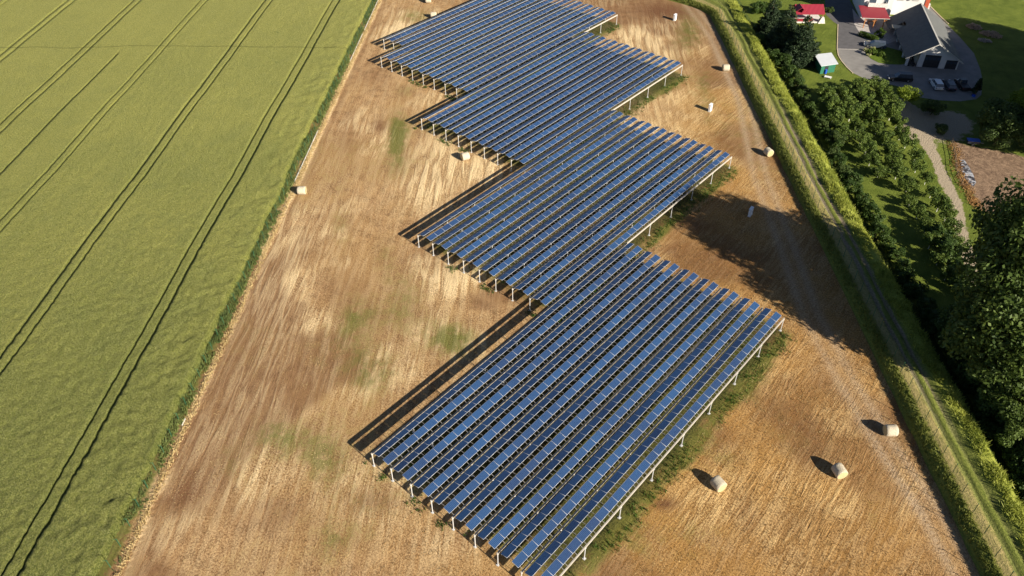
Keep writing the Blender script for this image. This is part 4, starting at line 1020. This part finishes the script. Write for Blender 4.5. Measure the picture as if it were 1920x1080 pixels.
c = at(1552, 146, GZ); o = MB().box((0, 0, .25), (1.5, .8, .1)).box((-.6, 0, .1), (.1, .7, .2)).box((.6, 0, .1), (.1, .7, .2)).build('work_bench', mWp); o.location = (c[0], c[1], GZ); o.rotation_euler.z = .2; tag(o, 'low white bench lying in front of the green shed', 'bench')

# ------------------------------------------------------------ vehicles
mTyre = simple('tyre_rubber', (.02, .02, .02), .8); mRim = simple('wheel_rim', (.45, .46, .48), .3, .7); mLampM = simple('headlight_glass', (.75, .77, .8), .15, 0, .6)
def car_paint(name, c): 
    q = NT(name, .28, .5, .1); q.color(c); q.b.inputs['Coat Weight'].default_value = .6; return q.m
def car(p0, p1, paint, label, kind='suv', height=1.6, cat='car', group='cars parked in the yard'):
    """p0 front, p1 rear, world xy"""
    p0, p1 = np.array(p0), np.array(p1); L = float(np.linalg.norm(p1-p0)); c = (p0+p1)/2
    t = empty('parked_car', (c[0], c[1], GZ+.02), math.atan2((p0-p1)[1], (p0-p1)[0]), label, cat, group)
    h = L/2; W_ = .90; hb = .95 if kind != 'estate' else .88
    low = [(-h, .45), (-h+.04, hb-.05), (-h+.25, hb), (h*.42, hb), (h*.86, hb-.14), (h-.03, hb-.32), (h, .42), (h-.1, .24), (-h+.1, .24)]
    def extrude(prof, w0, tumble=0.):
        vs = []
        zs = [z for _, z in prof]; z0, z1 = min(zs), max(zs)
        for sy in (-1, 1):
            for x, z in prof:
                k = (z-z0)/(z1-z0+1e-9); vs.append((x, sy*(w0-tumble*k), z))
        n = len(prof); fs = [tuple(range(n)), tuple(range(n, 2*n))[::-1]] + [(k, (k+1) % n, n+(k+1) % n, n+k) for k in range(n)]
        return vs, fs
    mb = MB(); mb.add(*extrude(low, W_, .06)); body = mb.build('body', paint, t, bevel=.03, smooth=False)
    if kind == 'pickup': cab = [(-h*.12, hb-.02), (-h*.06, height-.05), (h*.24, height-.03), (h*.46, hb-.02)]
    elif kind == 'estate': cab = [(-h+.10, hb-.02), (-h+.45, height-.08), (-h*.1, height), (h*.14, height-.03), (h*.50, hb-.02)]
    else: cab = [(-h+.12, hb-.02), (-h+.40, height-.10), (-h*.1, height), (h*.16, height-.04), (h*.50, hb-.02)]
    mb = MB(); mb.add(*extrude(cab, W_-.10, .14)); mb.build('window_glass', mGlass, t)
    # roof skin and pillars in body colour, a little proud of the glass
    tops = [p for p in cab if p[1] > height-.2]; x0, x1 = tops[0][0]-.02, tops[-1][0]+.05
    mb = MB(); mb.box(((x0+x1)/2, 0, height-.01), (x1-x0, (W_-.2)*2-.06, .05)); 
    for x in (x0+.05, (x0+x1)/2, x1-.05):
        for sy in (-1, 1): mb.add([(x-.04+.1*(-1 if x < 0 else 1)*0, sy*(W_-.085), hb-.02), (x+.04, sy*(W_-.085), hb-.02), (x+.04, sy*(W_-.225), height), (x-.04, sy*(W_-.225), height)], [(0, 1, 2, 3)])
    mb.build('roof', paint, t, bevel=0.)
    if kind == 'pickup': MB().box((-h*.56, 0, hb+.005), (h*.78, 1.5, .03)).build('load_bed', mDark, t)
    for sx in (-.62, .64):
        for sy in (-1, 1):
            w_ = MB().tube((0, -.11, 0), (0, .11, 0), .34, n=18).build('wheel', mTyre, t, (sx*h, sy*(W_-.08), .34))
            MB().tube((0, -.125, 0), (0, .125, 0), .2, n=12).build('rim', mRim, w_)
    for sy in (-1, 1):
        MB().box((h-.03, sy*.66, .62), (.1, .34, .14)).build('headlight', mLampM, t); MB().box((-h+.01, sy*.72, .72), (.06, .16, .22)).build('tail_light', mRedF, t)
        MB().box((h*.38, sy*(W_+.08), hb+.06), (.16, .18, .12)).build('mirror', paint, t)
    return t
mBlk = car_paint('black_paint', (.012, .013, .016)); mDkB = car_paint('dark_blue_paint', (.02, .028, .045)); mWht = car_paint('white_paint', (.78, .79, .80)); mSil = car_paint('silver_blue_paint', (.055, .075, .11)); mBrn = car_paint('dark_brown_paint', (.03, .02, .018))
g2 = lambda x, y: at(x, y, GZ)[:2]
car(g2(1619, 85), g2(1661, 91), mSil, 'dark blue-grey estate car parked beside the planted island', 'estate', 1.45)
car(g2(1664, 149), g2(1709, 152), mBlk, 'black off-road car on the drive at the top of the orchard', 'suv', 1.7)
car((15.95, 149.2), (18.7, 145.3), mWht, 'small white hatchback in the shade, leftmost of the parked row', 'suv', 1.5)
car((18.3, 150.6), (20.9, 146.6), mDkB, 'dark saloon parked between the white hatchback and the pickup', 'estate', 1.42)
car((20.2, 152.6), (23.2, 148.7), mBrn, 'dark pickup truck in the shade, last of the parked row', 'pickup', 1.65, 'pickup truck')
# small tractor in the open bay
tx = at(1704, 122, GZ); t = empty('small_tractor', (tx[0]+.1, tx[1]+.4, GZ), gdir-math.pi/2, 'small dark tractor poking out of the open garage bay', 'tractor')
MB().box((.2, 0, .75), (1.5, .5, .5)).build('bonnet', mDark, t, bevel=.05); MB().box((-.9, 0, .9), (.6, .5, .12)).build('seat', mDark, t); MB().tube((-.3, 0, .95), (-.5, 0, 1.3), .03, n=6).build('steering_column', mRim, t)
for sx, r_ in ((-.8, .5), (.75, .34)):
    for sy in (-1, 1):
        w_ = MB().tube((0, -.12, 0), (0, .12, 0), r_, n=16).build('wheel', mTyre, t, (sx, sy*.55, r_)); MB().tube((0, -.135, 0), (0, .135, 0), r_*.5, n=12).build('rim', mRim, w_)
# columnar thuja and blue crate by the pickup
TJ = conifer(3.6, 1.0, 4200, (mSpr, mBark), 640); put_px('columnar_conifer', TJ, 1828, 176, .95, 'narrow black-green conifer standing at the end of the parked row')
c = at(1825, 181, GZ); o = MB().box((0, 0, .22), (.7, .5, .06)).box((-.33, 0, .3), (.05, .5, .4)).box((.33, 0, .3), (.05, .5, .4)).box((0, -.23, .3), (.6, .05, .4)).box((0, .23, .3), (.6, .05, .4)).build('crate', mBlue); o.location = (c[0], c[1], GZ-.1)
tag(o, 'blue plastic crate on the ground below the narrow conifer', 'crate')

# ------------------------------------------------------------ heaps, pool and posts beyond the yard
mLog = simple('split_wood', (.34, .26, .19), .9, 0, .2, .45, 6.); mRubble = simple('rubble', (.30, .27, .24), .9, 0, .2, .4, 3.)
def heap(px, py, rx, ry, h, n, lab, name='firewood_heap', mat=None, cat='firewood', stone=False):
    c = at(px, py, GZ); g = random.Random(px); t = empty(name, (c[0], c[1], GZ), 0, lab, cat); mb = MB()
    for k in range(n):
        a = g.random()*6.283; q_ = g.random()**.5; x, y = math.cos(a)*rx*q_, math.sin(a)*ry*q_; z = h*(1-q_*q_)*g.random()+.08
        if stone: mb.box((x, y, z), (.2+.3*g.random(), .2+.25*g.random(), .15+.15*g.random()), g.random()*3, rx=g.random(), ry=g.random())
        else:
            b = g.random()*3.14; mb.tube((x-math.cos(b)*.25, y-math.sin(b)*.25, z), (x+math.cos(b)*.25, y+math.sin(b)*.25, z+.2*(g.random()-.5)), .07+.05*g.random(), n=6)
    mb.build('logs' if not stone else 'stones', mat or mLog, t); return t
heap(1826, 52, 1.9, 1.3, .9, 170, 'heap of split firewood on the shaded lawn, the one nearer the garage')
heap(1858, 66, 2.6, 1.5, 1.0, 220, 'heap of split firewood on the shaded lawn, the one nearer the right edge')
heap(1846, 77, 1.5, 1.0, .35, 60, 'low grey rubble heap below the two firewood heaps', 'rubble_heap', mRubble, 'rubble', True)
wq = NT('pool_water', .12, .6); wq.color(wq.mix(wq.ramp(wq.noise(wq.pos(), 1.3, 5, .7), .45, .6), (.045, .045, .055), (.52, .54, .60))); wq = wq.m
pp = [at(x, y, GZ) for x, y in ((1800, 300), (1808, 300), (1816, 312), (1824, 326), (1830, 342), (1826, 350), (1818, 344), (1808, 332), (1802, 318))]
mb = MB(); mb.add([(p[0], p[1], GZ+.03) for p in pp], [tuple(range(len(pp)))]); o = mb.build('pond_water', wq); tag(o, kind='structure')
if o.data.polygons[0].normal.z < 0: o.data.flip_normals()
n = 900; a = npr.random(n); ctl = np.array([at(x, y, GZ) for x, y in ((1785, 268), (1793, 292), (1797, 320), (1808, 345), (1822, 372), (1832, 390))])
idx = a*(len(ctl)-1); i0 = np.minimum(idx.astype(int), len(ctl)-2); fr = (idx-i0)[:, None]; P = ctl[i0]*(1-fr)+ctl[i0+1]*fr; P = P+npr.normal(size=(n, 3))*[.55, .55, 0]
tufts('orange_dry_grass', P, np.full(n, .25), 3, foliage('rust_grass', (.20, .11, .04), (.50, .30, .12), .2), 'rusty dry grass along the edge of the cleared soil', 'grass', .8, .06, .2)
mRail = simple('weathered_rail', (.22, .17, .12), .9)
t = empty('rail_fence', tuple(at(1790, 300, GZ)), 0, 'short weathered rail fence between the lawn strip and the cleared soil', 'fence'); o3 = at(1790, 300, GZ)
pr_ = [at(x, y, GZ)-o3 for x, y in ((1784, 268), (1787, 284), (1790, 298), (1791, 314), (1794, 330), (1802, 346))]
for p in pr_: MB().box((p[0], p[1], .5), (.12, .12, 1.1)).build('fence_post', mRail, t)
mb = MB()
for a, b in zip(pr_[:-1], pr_[1:]):
    for z in (.45, .85): mb.tube((a[0], a[1], z), (b[0], b[1], z), .035, n=5)
mb.build('rail', mRail, t)
c = at(1822, 271, GZ); t = empty('garden_trailer', (c[0], c[1], GZ), .5, 'dark blue box trailer standing in the shade under the broad tree', 'trailer')
MB().box((0, 0, .75), (2.2, 1.3, .5)).build('box_body', mDkB, t, bevel=.03); MB().box((1.5, 0, .5), (1., .08, .08)).build('drawbar', mRim, t); MB().box((0, 0, 1.02), (2.25, 1.35, .04)).build('tarpaulin', mBlue, t)
for sy in (-1, 1): MB().tube((0, sy*.7-.08, .3), (0, sy*.7+.08, .3), .3, n=14).build('wheel', mTyre, t)
